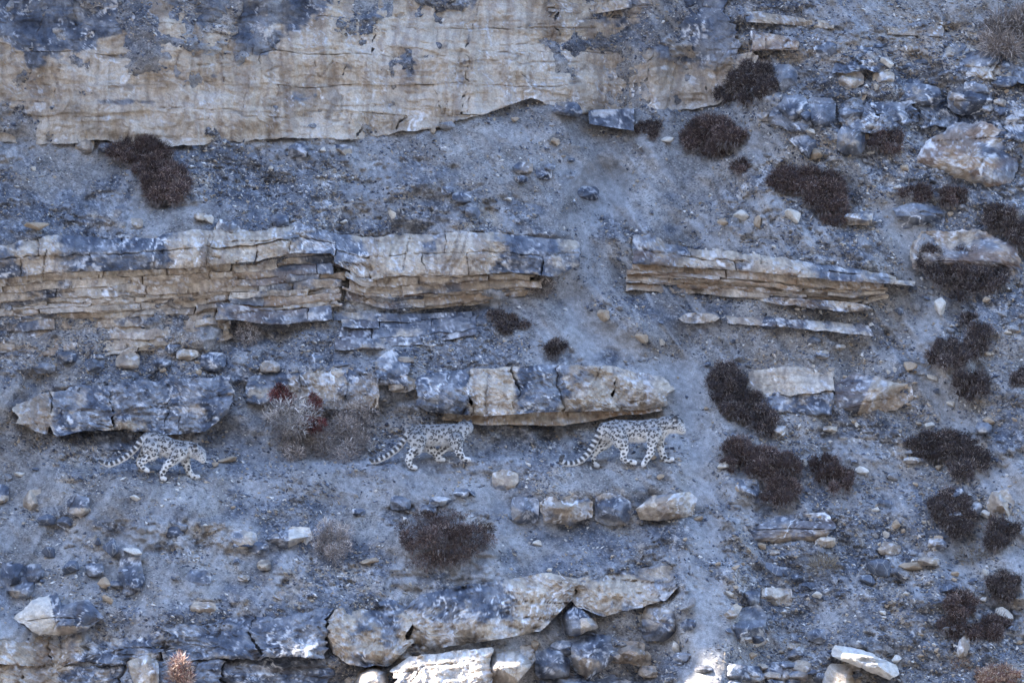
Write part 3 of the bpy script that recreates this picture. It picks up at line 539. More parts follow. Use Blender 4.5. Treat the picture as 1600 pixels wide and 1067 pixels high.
B('boulder', [(538, 1062), (560, 1048), (598, 1036), (610, 1050), (606, 1095), (545, 1095)], .85, 'small sunlit cream rock below the bulky rounded boulder', 1., .2)
B('boulder', bx(836, 1008, 890, 1060), .5, 'shaded slate block between the lit boulder and the grey white one', .25, .5)
B('boulder', bx(840, 1050, 985, 1110), .6, 'grey block filling the foot of the lower ledge', .4, .6)
B('boulder', [(1134, 1000), (1148, 950), (1185, 944), (1197, 960), (1196, 1008), (1150, 1012), (1134, 1018)], .34, 'blue grey upright block with a tan foot beside the gully', ntan=lambda x, y: np.where(y > .45, .9, .22), vein=.6)
B('boulder', bx(1158, 916, 1187, 946), .28, 'small dark cube of rock sitting on the blue grey upright block', .15, .3)
B('boulder', [(1130, 960), (1150, 942), (1160, 948), (1150, 966), (1130, 968)], .2, 'small tan flake leaning on the upright block', .8, .1)
B('boulder', bx(1190, 918, 1238, 948), .2, 'low brown stone beside the small dark cube of rock', .6, .2)
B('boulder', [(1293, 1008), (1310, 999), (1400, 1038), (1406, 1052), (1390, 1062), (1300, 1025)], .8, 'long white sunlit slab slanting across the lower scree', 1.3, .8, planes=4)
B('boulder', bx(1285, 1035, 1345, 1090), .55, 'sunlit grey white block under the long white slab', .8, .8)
B('boulder', [(1494, 1028), (1498, 1000), (1510, 988), (1516, 1000), (1514, 1026)], .18, 'thumb shaped pale stone standing before the low dark bush', .6, .2)
B('boulder', [(1540, 790), (1550, 768), (1575, 764), (1586, 785), (1576, 808), (1550, 806)], .24, 'knobbly cream boulder behind the dark bushes', .85, 1.)
B('boulder', bx(1142, 748, 1186, 786), .24, 'white veined blue stone at the foot of the brown bush', .2, 1.6)
B('boulder', bx(1308, 198, 1352, 242), .3, 'squared blue block with pale face among upper rocks', .25, .8)
B('boulder', [(1430, 255), (1445, 225), (1485, 195), (1540, 190), (1588, 215), (1592, 270), (1570, 298), (1500, 285), (1450, 280)], .3, 'large reddish tan outcrop boulder streaked with white', ntan=lambda x, y: .35 + .25 * (y > 0), vein=.9, rust=.6, planes=5, rings=24)
B('boulder', bx(1216, 148, 1262, 196), .26, 'blue boulder with white scratches near the black bush', .15, 1.)
B('boulder', bx(1258, 152, 1306, 200), .24, 'second blue scratched boulder beside the squared block', .2, .9)
B('boulder', bx(1204, 100, 1246, 146), .22, 'upright slate block above the two scratched boulders', .2, .6)
B('boulder', bx(1318, 330, 1364, 352, .1), .22, 'flat grey slab against the widest brown bush', .45, .5)
B('boulder', [(1232, 218), (1262, 206), (1284, 222), (1288, 246), (1262, 248)], .22, 'pale blue slab with a tan end below the scratched boulders', .4, .8)
B('boulder', [(1420, 385), (1440, 362), (1530, 360), (1588, 385), (1598, 430), (1570, 452), (1480, 440), (1425, 420)], .2, 'weathered tan outcrop with white streaks among the upper right bushes', .5, .9, .45, planes=5, rings=22)
B('boulder', [(1395, 325), (1440, 312), (1480, 330), (1475, 355), (1410, 358)], .22, 'low blue slab above the weathered tan outcrop', .2, .7)
B('boulder', [(1150, 838), (1215, 806), (1290, 800), (1305, 822), (1280, 848), (1200, 850)], .16, 'half buried grey pink slab on the lower scree', .5, .7, .2)
tl = empty('rock_ledge', base_at(1250, 45), 'thin tan ledges on the rubbly ground at the top right', 'rock ledge')
patch('rock_layer', tl, curve((1160, 16), (1300, 34)), curve((1160, 34), (1240, 40), (1300, 46)), 1165, 1300, .06, tan=.8, lean=.1, sd=44)
patch('rock_layer', tl, curve((1390, 36), (1480, 40)), curve((1390, 54), (1480, 58)), 1392, 1476, .03, tan=.7, lean=.1, sd=45)
patch('rock_layer', tl, curve((1170, 48), (1250, 60)), curve((1170, 80), (1250, 78)), 1172, 1246, .2, tan=.5, vein=.5, rust=.5)
patch('rock_layer', tl, curve((850, 4), (1000, -10)), curve((850, 18), (930, 22), (1000, 10)), 855, 990, .08, tan=.6, lean=.08, sd=46)
for (u0, v0, u1, v1), lab in (((1395, 130, 1470, 165), 'half buried slate hump beside the cream stone of the upper slope'), ((1480, 135, 1550, 180), 'half buried slate hump above the large reddish tan outcrop'), ((1500, 80, 1560, 110), 'half buried slate hump below the bare grey thicket'), ((1360, 160, 1420, 196), 'half buried slate hump above the bush beside the squared block')):
    B('boulder', bx(u0, v0, u1, v1), .16, lab, .22, 1.1)
ou = empty('rock_outcrop', base_at(1400, 205), 'jagged blue grey bedrock streaked white across the rubbly upper slope', 'rock outcrop')
row(ou, 'rock_block', rag(curve((1190, 128), (1300, 140), (1420, 120), (1660, 150)), 3, 2.4), rag(curve((1190, 196), (1300, 214), (1430, 196), (1660, 232)), 5, 2.4), [1206, 1262, 1306, 1360, 1430, 1500, 1566, 1650], .06, soft([(1200, .2), (1400, .3), (1600, .2)]), 1.3, sd=47, lean=.30, jit=.09, rough=1.7, wob=12, chip=.14, rnd=10)
row(ou, 'rock_block', rag(curve((1290, 62), (1480, 58), (1660, 80)), 7, 2.4), rag(curve((1290, 112), (1480, 116), (1660, 138)), 9, 2.4), [1300, 1390, 1470, 1560, 1650], .02, soft([(1300, .45), (1450, .3), (1600, .25)]), 1.1, sd=49, lean=.26, jit=.08, rough=1.7, wob=12, chip=.14, rnd=10)
row(ou, 'rock_block', rag(curve((1190, 232), (1440, 240)), 4, 2), rag(curve((1190, 262), (1440, 275)), 6, 2), [1290, 1350, 1432], -.02, .3, 1., sd=51, lean=.2, jit=.06, rough=1.5, wob=10, chip=.12, rnd=9)
FRAG = [((1190, 1590, 40, 200), 20, 'on the rubbly upper slope around the squared blue block'), ((380, 640, 545, 600), 7, 'between the layered ledge and the block row below it'), ((100, 500, 810, 950), 14, 'on the bare slope above the blue bedrock ledge'), ((560, 800, 740, 800), 6, 'in the bank under the second leopard'),
        ((1200, 1590, 640, 1000), 16, 'on the lower scree among the dark bushes'), ((1180, 1420, 500, 570), 5, 'below the thin lip of rock'), ((640, 1080, 235, 350), 8, 'on the scree under the tan cliff'), ((1100, 1280, 940, 1060), 8, 'in the chips beside the blue grey upright block'), ((960, 1090, 960, 1060), 6, 'at the gully end of the lower ledge'), ((1060, 1290, 1036, 1068), 16, 'in the sunlit rubble at the foot of the scree'), ((520, 900, 1010, 1036), 7, 'jammed under the big boulders of the lower ledge'), ((20, 380, 545, 575), 9, 'at the foot of the cream strata'), ((30, 560, 216, 240), 7, 'fallen at the foot of the tan cliff'), ((20, 560, 330, 360), 6, 'along the top of the layered ledge')]
for (a0, a1, b0, b1), cnt, where in FRAG:
    for i in range(cnt):
        cu, cv = random.uniform(a0, a1), random.uniform(b0, b1); w_ = random.uniform(16, 42); h_ = w_ * random.uniform(.4, .8); tn = random.choice((.1, .25, .45, .8))
        nm = 'slate blue' if tn < .3 else ('grey' if tn < .6 else 'tan')
        B('rock_fragment', bx(cu - w_ / 2, cv - h_ / 2, cu + w_ / 2, cv + h_ / 2, .25), random.uniform(.08, .2), f'half buried {nm} rock fragment {where}', tn, random.choice((.2, .6, 1.2)), cat='rock', rings=10, planes=5, group=f'half buried {nm} fragments {where}')

# ------------------------------------------------------------------ loose stones
def hull_mesh(seed, flat):
    rg = np.random.default_rng(seed); bm = bmesh.new()
    for p in rg.normal(size=(15, 3)):
        p = p / np.linalg.norm(p) ** .75 * .62; bm.verts.new((p[0] * rg.uniform(.9, 1.15), p[1] * .8, p[2] * flat))
    r = bmesh.ops.convex_hull(bm, input=bm.verts)
    bmesh.ops.delete(bm, geom=[v for v in bm.verts if not v.link_faces], context='VERTS')
    bmesh.ops.bevel(bm, geom=bm.edges[:], offset=.05, segments=1, affect='EDGES')
    m = max(abs(v.co.x) for v in bm.verts); mz = max(abs(v.co.z) for v in bm.verts); my = max(abs(v.co.y) for v in bm.verts)
    for v in bm.verts: v.co.x *= .5 / m; v.co.z *= .5 / mz; v.co.y *= .5 / my
    me = bpy.data.meshes.new('stone'); bm.to_mesh(me); bm.free(); return me
HULL = {c: [] for c in STONE}
for c in STONE:
    for i in range(7):
        me = hull_mesh(i * 7 + len(c), 1); me.materials.append(STONE[c]); HULL[c].append(me)
def put_stone(u, v, w_, h_, c, label, rot=None, group=None, cat='stone'):
    o = bpy.data.objects.new('stone', random.choice(HULL[c])); COL.objects.link(o)
    Y = float(grid_at(D, u, v + h_ * .3)); dp = min(w_, h_) * random.uniform(.9, 1.3)
    o.location = P(np.array(float(u)), np.array(float(v)), Y - dp / PXM * .22)
    o.scale = (w_ / PXM, max(dp, .6 * w_) / PXM, h_ / PXM); o.rotation_euler = (random.uniform(-.25, .25), rot if rot is not None else random.uniform(-.3, .5), random.uniform(-.4, .4))
    tag(o, label, cat, group); return o
NAMED = [(60, 353, 46, 15, 'tan', 'long flat tan stone lying on scree above the cream strata', .12), (612, 334, 24, 17, 'pale', 'bright pale chunk lying in the blue slate chips', .3),
 (1240, 336, 30, 20, 'pale', 'white topped stone under the widest brown bush', .7), (208, 861, 34, 8, 'pale', 'thin white sliver lying on the upright slate pillar', .18),
 (163, 911, 20, 20, 'tan', 'tan chip above another tan chip beside the slate pillar', .3), (168, 936, 30, 14, 'tan', 'lower elongated tan chip beside the slate pillar', .6),
 (172, 856, 28, 30, 'slate', 'leaning slate stone touching the white sliver', .3), (152, 846, 13, 13, 'slate', 'small blue cube above the leaning slate stone', .1),
 (110, 884, 28, 26, 'slate', 'round dark slate stone alone above the split boulder', 0), (76, 862, 24, 18, 'slate', 'dark pointed slate stone on bare scree', .4), (72, 811, 32, 24, 'slate', 'dark slate lump below the tan upright stone', .2),
 (356, 718, 32, 9, 'tan', 'pointed tan sliver lying ahead of the leftmost leopard', -.2), (336, 726, 12, 9, 'tan', 'stubby tan chip by the muzzle of the leftmost leopard', 0), (30, 741, 18, 9, 'pale', 'pale chip at the left scree edge', .1),
 (1385, 98, 24, 14, 'pale', 'cream stone on the rubbly upper slope', .5), (1345, 156, 24, 12, 'tan', 'curved tan flake above the squared blue block', -.5), (1275, 242, 22, 22, 'tan', 'tan corner stone beside the pale blue slab', 0),
 (1345, 282, 18, 24, 'grey', 'upright grey stone beneath the squared blue block', .2), (1468, 479, 20, 30, 'pale', 'standing pale stone below the upper right bushes', .2), (1432, 478, 26, 16, 'grey', 'grey flake next to the standing pale stone', .4),
 (1421, 574, 24, 18, 'tan', 'tan tent shaped stone beside a white cube', .2), (1398, 577, 11, 12, 'pale', 'white cube stone beside the tan tent shaped one', 0), (1456, 590, 20, 10, 'pale', 'white flake on the dusty track', .3), (1486, 630, 15, 10, 'pale', 'small white chip lower on the dusty track', .4),
 (1400, 820, 14, 18, 'tan', 'orange tan pebble standing in the lower chips', .2), (1346, 846, 20, 18, 'grey', 'rounded grey stone above the lower grass tuft', .1), (1384, 834, 20, 14, 'pale', 'pale flat chip near the orange tan pebble', .2), (1200, 835, 18, 13, 'tan', 'tan pebble at the end of the half buried slab', .2),
 (1387, 1012, 38, 13, 'grey', 'slender grey flake above the long white slab', .5), (1346, 735, 24, 14, 'pale', 'pale flat stone on the open scree beside the brown bush', .3), (1396, 744, 20, 13, 'grey', 'grey flat stone next to the pale flat one', .2), (1258, 722, 16, 14, 'pale', 'pale stone caught on top of the brown bush', .3),
 (1424, 884, 38, 15, 'tan', 'brown slab end sticking from the chips', -.1), (578, 876, 32, 9, 'tan', 'long tan chip left of the shrub on the mound', -.25), (840, 848, 16, 9, 'pale', 'white chip below the white crusted stone', .1), (835, 1007, 13, 18, 'tan', 'diamond shaped tan stone on the lit boulder', .2),
 (1056, 1012, 13, 22, 'pale', 'upright pale splinter beside the grey boulder', -.2), (943, 492, 24, 22, 'tan', 'squat tan stone alone in the gully scree', .1), (968, 481, 14, 11, 'grey', 'grey pebble by the squat tan stone', 0), (1003, 527, 26, 18, 'tan', 'broad brown stone among slate chips under the gully bend', .3), (1034, 534, 20, 13, 'pale', 'pale brick shaped stone beside the broad brown one', .5),
 (1158, 338, 26, 20, 'pale', 'pale knob above the brown layered ledge', .2), (1130, 348, 20, 14, 'tan', 'tan flake by the pale knob', .3), (1185, 347, 16, 22, 'tan', 'upright tan splinter near the pale knob', -.3), (1372, 885, 44, 30, 'slate', 'dark slate stone with white line in the lower chips', .4), (1356, 905, 30, 22, 'slate', 'blue slate lump touching the dark slate one', .2),
 (1210, 889, 34, 20, 'slate', 'blue slate slab left of the lower grass tuft', .5), (1385, 785, 34, 18, 'slate', 'low slate block on the scree above the orange tan pebble', .1), (1075, 945, 30, 16, 'grey', 'grey slab lying in the dusty gully', -.7), (1020, 715, 12, 9, 'tan', 'tan pebble behind the paws of the third leopard', .2), (1033, 745, 14, 10, 'tan', 'rounded tan pebble below the third leopard', .3),
 (1539, 803, 14, 14, 'pale', 'pale pebble beside the knobbly cream boulder', .1), (1568, 958, 34, 18, 'pale', 'pale slanting stone inside the low dark bush', .6), (1482, 920, 22, 18, 'slate', 'blue stone above the low dark bush', .1), (700, 196, 30, 16, 'grey', 'grey block at the tan cliff foot', .1), (630, 198, 26, 14, 'tan', 'tan block at the tan cliff foot', .05)]
for (u, v, w_, h_, c, lab, r) in NAMED: put_stone(u, v, w_, h_, c, lab, r)
# scattered stones of the scree
rockzones = [(CLIFF_BOT, None)]
def blocked(u, v):
    if v < CLIFF_BOT(u) + 6 and u < 1200: return True
    if B_TOP(u) - 4 < v < B_BOT(u) and u < 910: return True
    if C_TOP(u) - 4 < v < C_BOT(u) and 985 < u < 1425: return True
    if D_TOP(u) - 4 < v < D_BOT(u) + 4 and u < 1050 and not 595 < u < 650: return True
    if F_TOP(u) - 4 < v and u < 1065: return True
    for L in LEO.values():
        if abs(u - L['u']) < 105 and L['v'] - 90 < v < L['v'] + 8: return True
    return False
ZL = [(lambda u, v: u > 1100 and v > 650, 'lying among the chips of the lower scree right of the gully', 105), (lambda u, v: u > 1100 and v <= 650, 'lying on the shrubby upper scree right of the gully', 70),
      (lambda u, v: v < 380, 'lying on the scree between the tan cliff and the layered ledge', 40), (lambda u, v: 380 <= v < 640, 'lying in the gully scree between the two layered ledges', 25), (lambda u, v: v >= 640, 'lying on the bare slope below the leopards', 25)]
CW = {'pale': 'small pale cream stone', 'tan': 'small tan stone', 'grey': 'small grey stone', 'slate': 'small dark slate stone'}
for zf, zt, cnt in ZL:
    got = 0
    while got < cnt:
        u = random.uniform(5, 1595); v = random.uniform(20, 1055)
        if not zf(u, v) or blocked(u, v): continue
        if float(grid_at(dust, u, v)) > .5 and random.random() < .7: continue
        c = random.choices(('pale', 'tan', 'grey', 'slate'), (3, 3, 4, 3))[0]; w_ = random.uniform(8, 13) * (1 + (random.random() ** 4) * .9)
        put_stone(u, v, w_, w_ * random.uniform(.45, .9), c, f'{CW[c]} {zt}', None, f'{CW[c].replace("small ", "")}s {zt}'); got += 1

# ------------------------------------------------------------------ gravel (uncountable)
def gravel(n):
    U = RNG.uniform(-50, 1650, n * 3); V = RNG.uniform(-50, 1120, n * 3)
    bl = grid_at(blue, U, V); du = grid_at(dust, U, V); cl = fbm(U / 45, V / 30, 13, 3)
    dens = np.clip(.18 + .8 * sst(.25, .8, bl) + 1.7 * cl + .35 * sst(1100, 1250, U), .02, 1) * (1 - .9 * du)
    k = RNG.random(n * 3) < dens; U, V, bl = U[k][:n], V[k][:n], bl[k][:n]; m = len(U)
    Y = grid_at(D, U, V); sz = (1.5 + 3.6 * RNG.random(m) ** 2.6 + 1.2 * RNG.random(m)) / PXM
    base = np.array([(1, 0, 0), (-1, 0, 0), (0, 1, 0), (0, -1, 0), (0, 0, 1), (0, 0, -1)], float)
    q = base[None] * RNG.uniform(.55, 1.0, (m, 6, 1)) + RNG.normal(0, .16, (m, 6, 3))
    q *= np.stack([np.ones(m), RNG.uniform(.6, 1, m), RNG.uniform(.3, .75, m)], -1)[:, None, :]
    a = RNG.normal(.25, .6, m); ca, sa = np.cos(a)[:, None], np.sin(a)[:, None]
    x = q[..., 0] * ca + q[..., 2] * sa; z = -q[..., 0] * sa + q[..., 2] * ca; q[..., 0] = x; q[..., 2] = z
    co = P(U, V, Y)[:, None, :] + q * sz[:, None, None]
    f = np.array([(0, 2, 4), (2, 1, 4), (1, 3, 4), (3, 0, 4), (2, 0, 5), (1, 2, 5), (3, 1, 5), (0, 3, 5)])
    F = (f[None] + (np.arange(m) * 6)[:, None, None]).reshape(-1, 3)
    pal = np.array([(.10, .11, .14), (.17, .175, .195), (.27, .245, .22), (.36, .29, .215), (.56, .52, .47), (.065, .07, .09)])
    pb = np.array([.30, .27, .14, .06, .06, .17]); pe = np.array([.12, .22, .28, .20, .10, .08])
    tt = np.clip(bl, 0, 1)[:, None]; pr = np.cumsum(pb * tt + pe * (1 - tt), 1); ci = np.minimum((RNG.random(m)[:, None] > pr).sum(1), 5)
    col = pal[ci] * RNG.uniform(.75, 1.2, (m, 1)); col = np.repeat(col, 6, 0)
    me = mesh('gravel', co.reshape(-1, 3), F, M_PEB, False, {'col': col})
    tag(link('gravel', me), 'loose slate and limestone chips strewn over the hillside', 'gravel', kind='stuff')
gravel(78000)

# ------------------------------------------------------------------ shrubs
def strands(root, tip, width, col, mid=None):
    """thin two-segment blades as one mesh; root, tip: (m,3)"""
    m = len(root); d = tip - root; side = np.cross(d, RNG.normal(size=(m, 3))); side /= np.linalg.norm(side, axis=1, keepdims=True) + 1e-9; side *= np.asarray(width).reshape(-1, 1) * .5
    md = root + d * .55 + RNG.normal(0, 1, (m, 3)) * np.linalg.norm(d, axis=1, keepdims=True) * .09 if mid is None else mid
    co = np.stack([root, md + side, md - side, tip], 1)
    i = (np.arange(m) * 4)[:, None]
    F = np.concatenate([np.hstack([i, i + 1, i + 2]), np.hstack([i + 2, i + 1, i + 3])])
    return co.reshape(-1, 3), F, np.repeat(col, 4, 0)
def uvsphere_lump(c, r, sd, n=14):
    th, ph = np.meshgrid(np.linspace(0, 2 * np.pi, n * 2, endpoint=False), np.linspace(.05, np.pi - .05, n))
    d = np.stack([np.cos(th) * np.sin(ph), np.sin(th) * np.sin(ph), np.cos(ph)], -1); k = 1 + .5 * fbm(d[..., 0] * 2.2 + sd, d[..., 2] * 2.2 + d[..., 1] * 2, sd % 9, 3)
    co = (np.array(c) + d * k[..., None] * np.array(r)).reshape(-1, 3); W = n * 2
    idx = np.arange(n * W).reshape(n, W); f = np.stack([idx[:-1], np.roll(idx[:-1], -1, 1), np.roll(idx[1:], -1, 1), idx[1:]], -1).reshape(-1, 4)
    return co, f
BROWN = [(.078, .051, .045), (.118, .082, .070), (.042, .029, .027), (.21, .165, .14)]
BLACK = [(.062, .046, .042), (.10, .076, .067), (.035, .027, .027), (.21, .175, .15)]
GREY = [(.22, .185, .165), (.31, .265, .235), (.14, .115, .105), (.42, .37, .33)]
RED = [(.115, .032, .032), (.16, .055, .045), (.07, .024, .024), (.26, .2, .17)]
def shrub(label, lobes, pal=BROWN, dens=1.0, length=(.035, .10), core=True, name='shrub', cat='shrub', group=None, width=.007, skirt=.3, upw=.35, fwd=0.):
    u0, v0 = lobes[0][0], max(l[1] + l[3] for l in lobes); base = base_at(u0, v0); e = empty(name, base, label, cat, group); b0 = np.array(base)
    R, T, C = [], [], []; cores = []
    subs = []
    for (cu, cv, ru_, rv_) in lobes:
        if min(ru_, rv_) < 12: subs.append((cu, cv, ru_, rv_, 0.)); continue
        subs.append((cu, cv, ru_ * .66, rv_ * .66, .04))
        for k in range(int(10 + ru_ * rv_ / 90)):
            a = random.uniform(0, 6.283); q = random.uniform(.35, .8); f = random.uniform(.18, .42); subs.append((cu + ru_ * q * math.cos(a), cv + rv_ * q * math.sin(a), ru_ * f, rv_ * f * random.uniform(.9, 1.3), -.5 * (1 - q * .8) * min(ru_, rv_) / PXM))
    for (cu, cv, ru_, rv_, dy) in subs:
        tone = random.choice((.65, .9, 1.1, 1.4, 1.8)); Yc = float(grid_at(DB, cu, cv + rv_ * .3)) + dy * random.uniform(.6, 1.6) - fwd; rx, rz = ru_ / PXM, rv_ / PXM; ry = .75 * (rx + rz) / 2  # random tone per clump, also imitating lit tips and darker lumps
        c = P(np.array(float(cu)), np.array(float(cv)), Yc - ry * .25); rr = np.array([rx, ry, rz]); sd = random.randint(0, 999)
        if core: cores.append(uvsphere_lump(c + np.array([0, .05 * ry, -.06 * rz]), rr * .8, sd, 6))
        m = int(dens * 3600 * (ru_ * rv_) / 2000) + 60
        d = RNG.normal(size=(m, 3)); d /= np.linalg.norm(d, axis=1, keepdims=True); d[:, 1] = np.where(d[:, 1] > .35, -d[:, 1], d[:, 1])
        lump = 1 + .6 * fbm(d[:, 0] * 2.6 + sd, d[:, 2] * 2.6 + d[:, 1] * 2, sd % 9, 3) + .4 * fbm(d[:, 0] * 7 + sd, d[:, 2] * 7 + d[:, 1] * 5, sd % 7, 2)
        rad = (RNG.uniform(.5, 1, m) ** .5 * lump)[:, None]; root = c + d * rr * rad * .92
        dr = d * np.array([1, 1, .8]) + np.array([0, -.05, upw]) + RNG.normal(0, .75, (m, 3)); dr /= np.linalg.norm(dr, axis=1, keepdims=True)
        tip = root + dr * RNG.uniform(*length, (m, 1)) * min(1.2, .45 + (ru_ + rv_) / 110)
        pi = RNG.choice(4, m, p=[.36, .30, .16, .18]); cc = np.array(pal)[pi] * RNG.uniform(.7, 1.3, (m, 1)) * tone
        # paler dead twigs hang at the foot of the cushion
        low = (d[:, 2] < -.25) & (RNG.random(m) < skirt); cc[low] = np.array((.17, .145, .135)) * RNG.uniform(.6, 1.3, (low.sum(), 1)); tip[low] -= np.array([0, 0, .06])
        R.append(root); T.append(tip); C.append(cc)
    for (cu, cv, ru_, rv_) in lobes:               # bare and dead stems sticking out of the cushion
        m = int(30 + ru_ * rv_ / 18); a = RNG.uniform(0, 6.283, m); q = RNG.uniform(.3, 1.0, m); uu = cu + ru_ * q * np.cos(a); vv = cv + rv_ * q * np.sin(a)
        root = P(uu, vv, grid_at(DB, uu, vv) - fwd - (1 - q) * .5 * min(ru_, rv_) / PXM - .02); dr = np.stack([np.cos(a) * .8, -.5 + 0 * a, -np.sin(a) * .5 + .35], -1) + RNG.normal(0, .45, (m, 3)); dr /= np.linalg.norm(dr, axis=1, keepdims=True)
        R.append(root); T.append(root + dr * RNG.uniform(.06, .19, (m, 1)) * min(1, .3 + ru_ / 50)); C.append(np.array((.24, .20, .18)) * RNG.uniform(.35, 1.3, (m, 1)))
    R, T, C = map(np.concatenate, (R, T, C)); co, F, col = strands(R, T, RNG.uniform(.6, 1.3, len(R)) * width, C)
    link('twigs', mesh('twigs', co - b0, F, M_TWIG, False, {'col': col}), e)
    if cores:
        cs, fs, k = [], [], 0
        for a, f in cores: cs.append(a); fs.append(f + k); k += len(a)
        cs = np.concatenate(cs) - b0; link('woody_core', mesh('woody_core', cs, np.concatenate(fs), M_TWIG, True, {'col': np.tile(np.array(pal[2]) * 1.0, (len(cs), 1))}), e)
    return e
SH = [('dark bush hanging in two steps from the tan cliff foot', [(215, 238, 52, 26), (262, 285, 46, 34), (245, 262, 40, 25)], BROWN),
 ('round dark brown bush at the right end of the tan cliff foot', [(1112, 212, 55, 35)], BROWN), ('little dark bush beside the upright corner rock', [(1012, 200, 22, 17)], BLACK), ('small brown tuft bush below the round cliff foot bush', [(1162, 260, 20, 12)], BROWN),
 ('black bush pressed against the broken end of the tan cliff', [(1175, 128, 42, 34), (1140, 145, 30, 20)], BLACK), ('widest brown bush draped down the upper scree', [(1245, 278, 52, 26), (1290, 305, 42, 34), (1305, 335, 24, 18)], BROWN),
 ('brown bush between the squared block and the reddish outcrop', [(1390, 222, 32, 22)], BROWN), ('low brown bush under the reddish outcrop', [(1430, 300, 28, 16)], BROWN), ('second low brown bush with a pale stone at its foot', [(1490, 305, 26, 17)], BROWN),
 ('dark bush right of the weathered outcrop', [(1565, 342, 34, 26), (1592, 362, 22, 26)], BLACK), ('dark bush at the left corner of the weathered outcrop', [(1455, 408, 30, 24), (1475, 432, 22, 18)], BLACK), ('dark bush growing across the weathered outcrop', [(1508, 412, 26, 32), (1528, 440, 32, 22), (1500, 455, 22, 16)], BLACK), ('dark bush at the right corner of the weathered outcrop', [(1556, 430, 22, 24)], BLACK),
 ('bushy black cushion left of a taller one beside the track', [(1482, 552, 36, 27)], BLACK), ('taller black cushion above the track with a reddish crown', [(1526, 528, 30, 30), (1512, 498, 16, 12)], BLACK), ('black cushion below the two trackside ones', [(1520, 600, 33, 25)], BLACK), ('lone dark cushion far along the track', [(1592, 588, 18, 15)], BLACK),
 ('dark green-brown bush beside the tan outcrop and gully', [(1132, 598, 34, 32), (1158, 628, 42, 30), (1195, 655, 26, 26)], BLACK), ('red-brown bush overhanging the white veined stone', [(1162, 715, 42, 28), (1212, 728, 42, 30), (1215, 762, 36, 26)], BROWN), ('dark bush leaning downhill beside the red-brown one', [(1290, 730, 26, 26), (1312, 752, 26, 24)], BROWN),
 ('broad black bush on the open right hand scree', [(1465, 695, 52, 25), (1512, 716, 38, 32)], BLACK), ('upright dark bush beside the knobbly cream boulder', [(1485, 790, 36, 28), (1502, 815, 32, 24)], BLACK), ('dark bush under the knobbly cream boulder', [(1565, 832, 32, 28)], BLACK), ('dark bush above the low sprawling one', [(1568, 912, 28, 28)], BLACK),
 ('low sprawling dark bush behind the thumb shaped stone', [(1500, 945, 36, 26), (1545, 980, 36, 22), (1490, 975, 26, 22)], BROWN),
 ('small black shrub in the scree under the layered ledge', [(775, 492, 16, 14), (800, 506, 28, 14)], BLACK), ('small round dark shrub alone above the overhanging ledge', [(872, 540, 20, 18)], BLACK)]
for lab, lob, pal in SH: shrub(lab, lob, pal)
shrub('sparse dark shrub on the mound below the second leopard', [(648, 838, 28, 28), (740, 838, 34, 26), (712, 862, 40, 20), (668, 876, 40, 14), (690, 806, 44, 12), (692, 834, 46, 24)], BROWN, .6, core=False)
shrub('faint dusty shrub at the end of the layered ledge', [(848, 446, 22, 16)], GREY, .8, core=False)
shrub('faint grey shrub beside the end of the cream strata', [(385, 520, 20, 22)], GREY, .6, core=False)
shrub('dry grey twig mound left of the second leopard', [(548, 650, 42, 38), (530, 690, 52, 34), (470, 690, 40, 26)], GREY, .2, (.05, .14), core=False, width=.006)
shrub('dry twiggy bush with dark red leaves', [(440, 620, 22, 20), (490, 628, 14, 15), (484, 664, 26, 14)], RED, 1.3, (.05, .11), core=False, fwd=.24)
shrub('bleached bare twigs at the foot of the red leaved bush', [(455, 652, 44, 24)], [(.42, .38, .35), (.3, .27, .25), (.2, .17, .16), (.5, .46, .42)], .14, (.09, .2), core=False, width=.008, fwd=.26)
shrub('grey leafless bush beside the bluish stone with a cream end', [(520, 845, 32, 30)], GREY, .7, (.05, .13), core=False, width=.006)
shrub('bare grey thicket at the top right corner', [(1570, 55, 38, 34), (1600, 40, 25, 30)], GREY, .35, (.12, .3), core=False, width=.008)
shrub('straw grass tuft on the lower scree', [(1288, 884, 22, 10)], [(.36, .29, .2), (.44, .37, .27), (.22, .17, .12), (.5, .43, .33)], .9, (.1, .2), core=False, name='grass_tuft', cat='grass', width=.006, upw=.8, skirt=0)
shrub('straw grass tuft under the upright dark bush', [(1515, 868, 24, 9)], [(.24, .2, .15), (.3, .25, .19), (.14, .11, .09), (.4, .34, .27)], .9, (.07, .14), core=False, name='grass_tuft', cat='grass', width=.006, upw=.6, skirt=0)
shrub('reddish bare twigs rising by the cream sunlit boulder', [(283, 1050, 20, 24)], [(.30, .19, .15), (.42, .30, .23), (.18, .08, .07), (.52, .42, .34)], .35, (.1, .24), core=False, width=.008, upw=.9, fwd=.42)
shrub('russet dry tuft beside the thumb shaped stone', [(1500, 1040, 16, 10)], [(.30, .17, .1), (.38, .26, .18), (.18, .1, .07), (.5, .4, .3)], .7, (.06, .12), core=False, width=.006)
shrub('sunlit russet mound at the bottom right corner', [(1558, 1056, 40, 18)], [(.30, .18, .11), (.40, .28, .2), (.16, .09, .07), (.5, .42, .33)], .6, (.05, .12), core=True, width=.006)

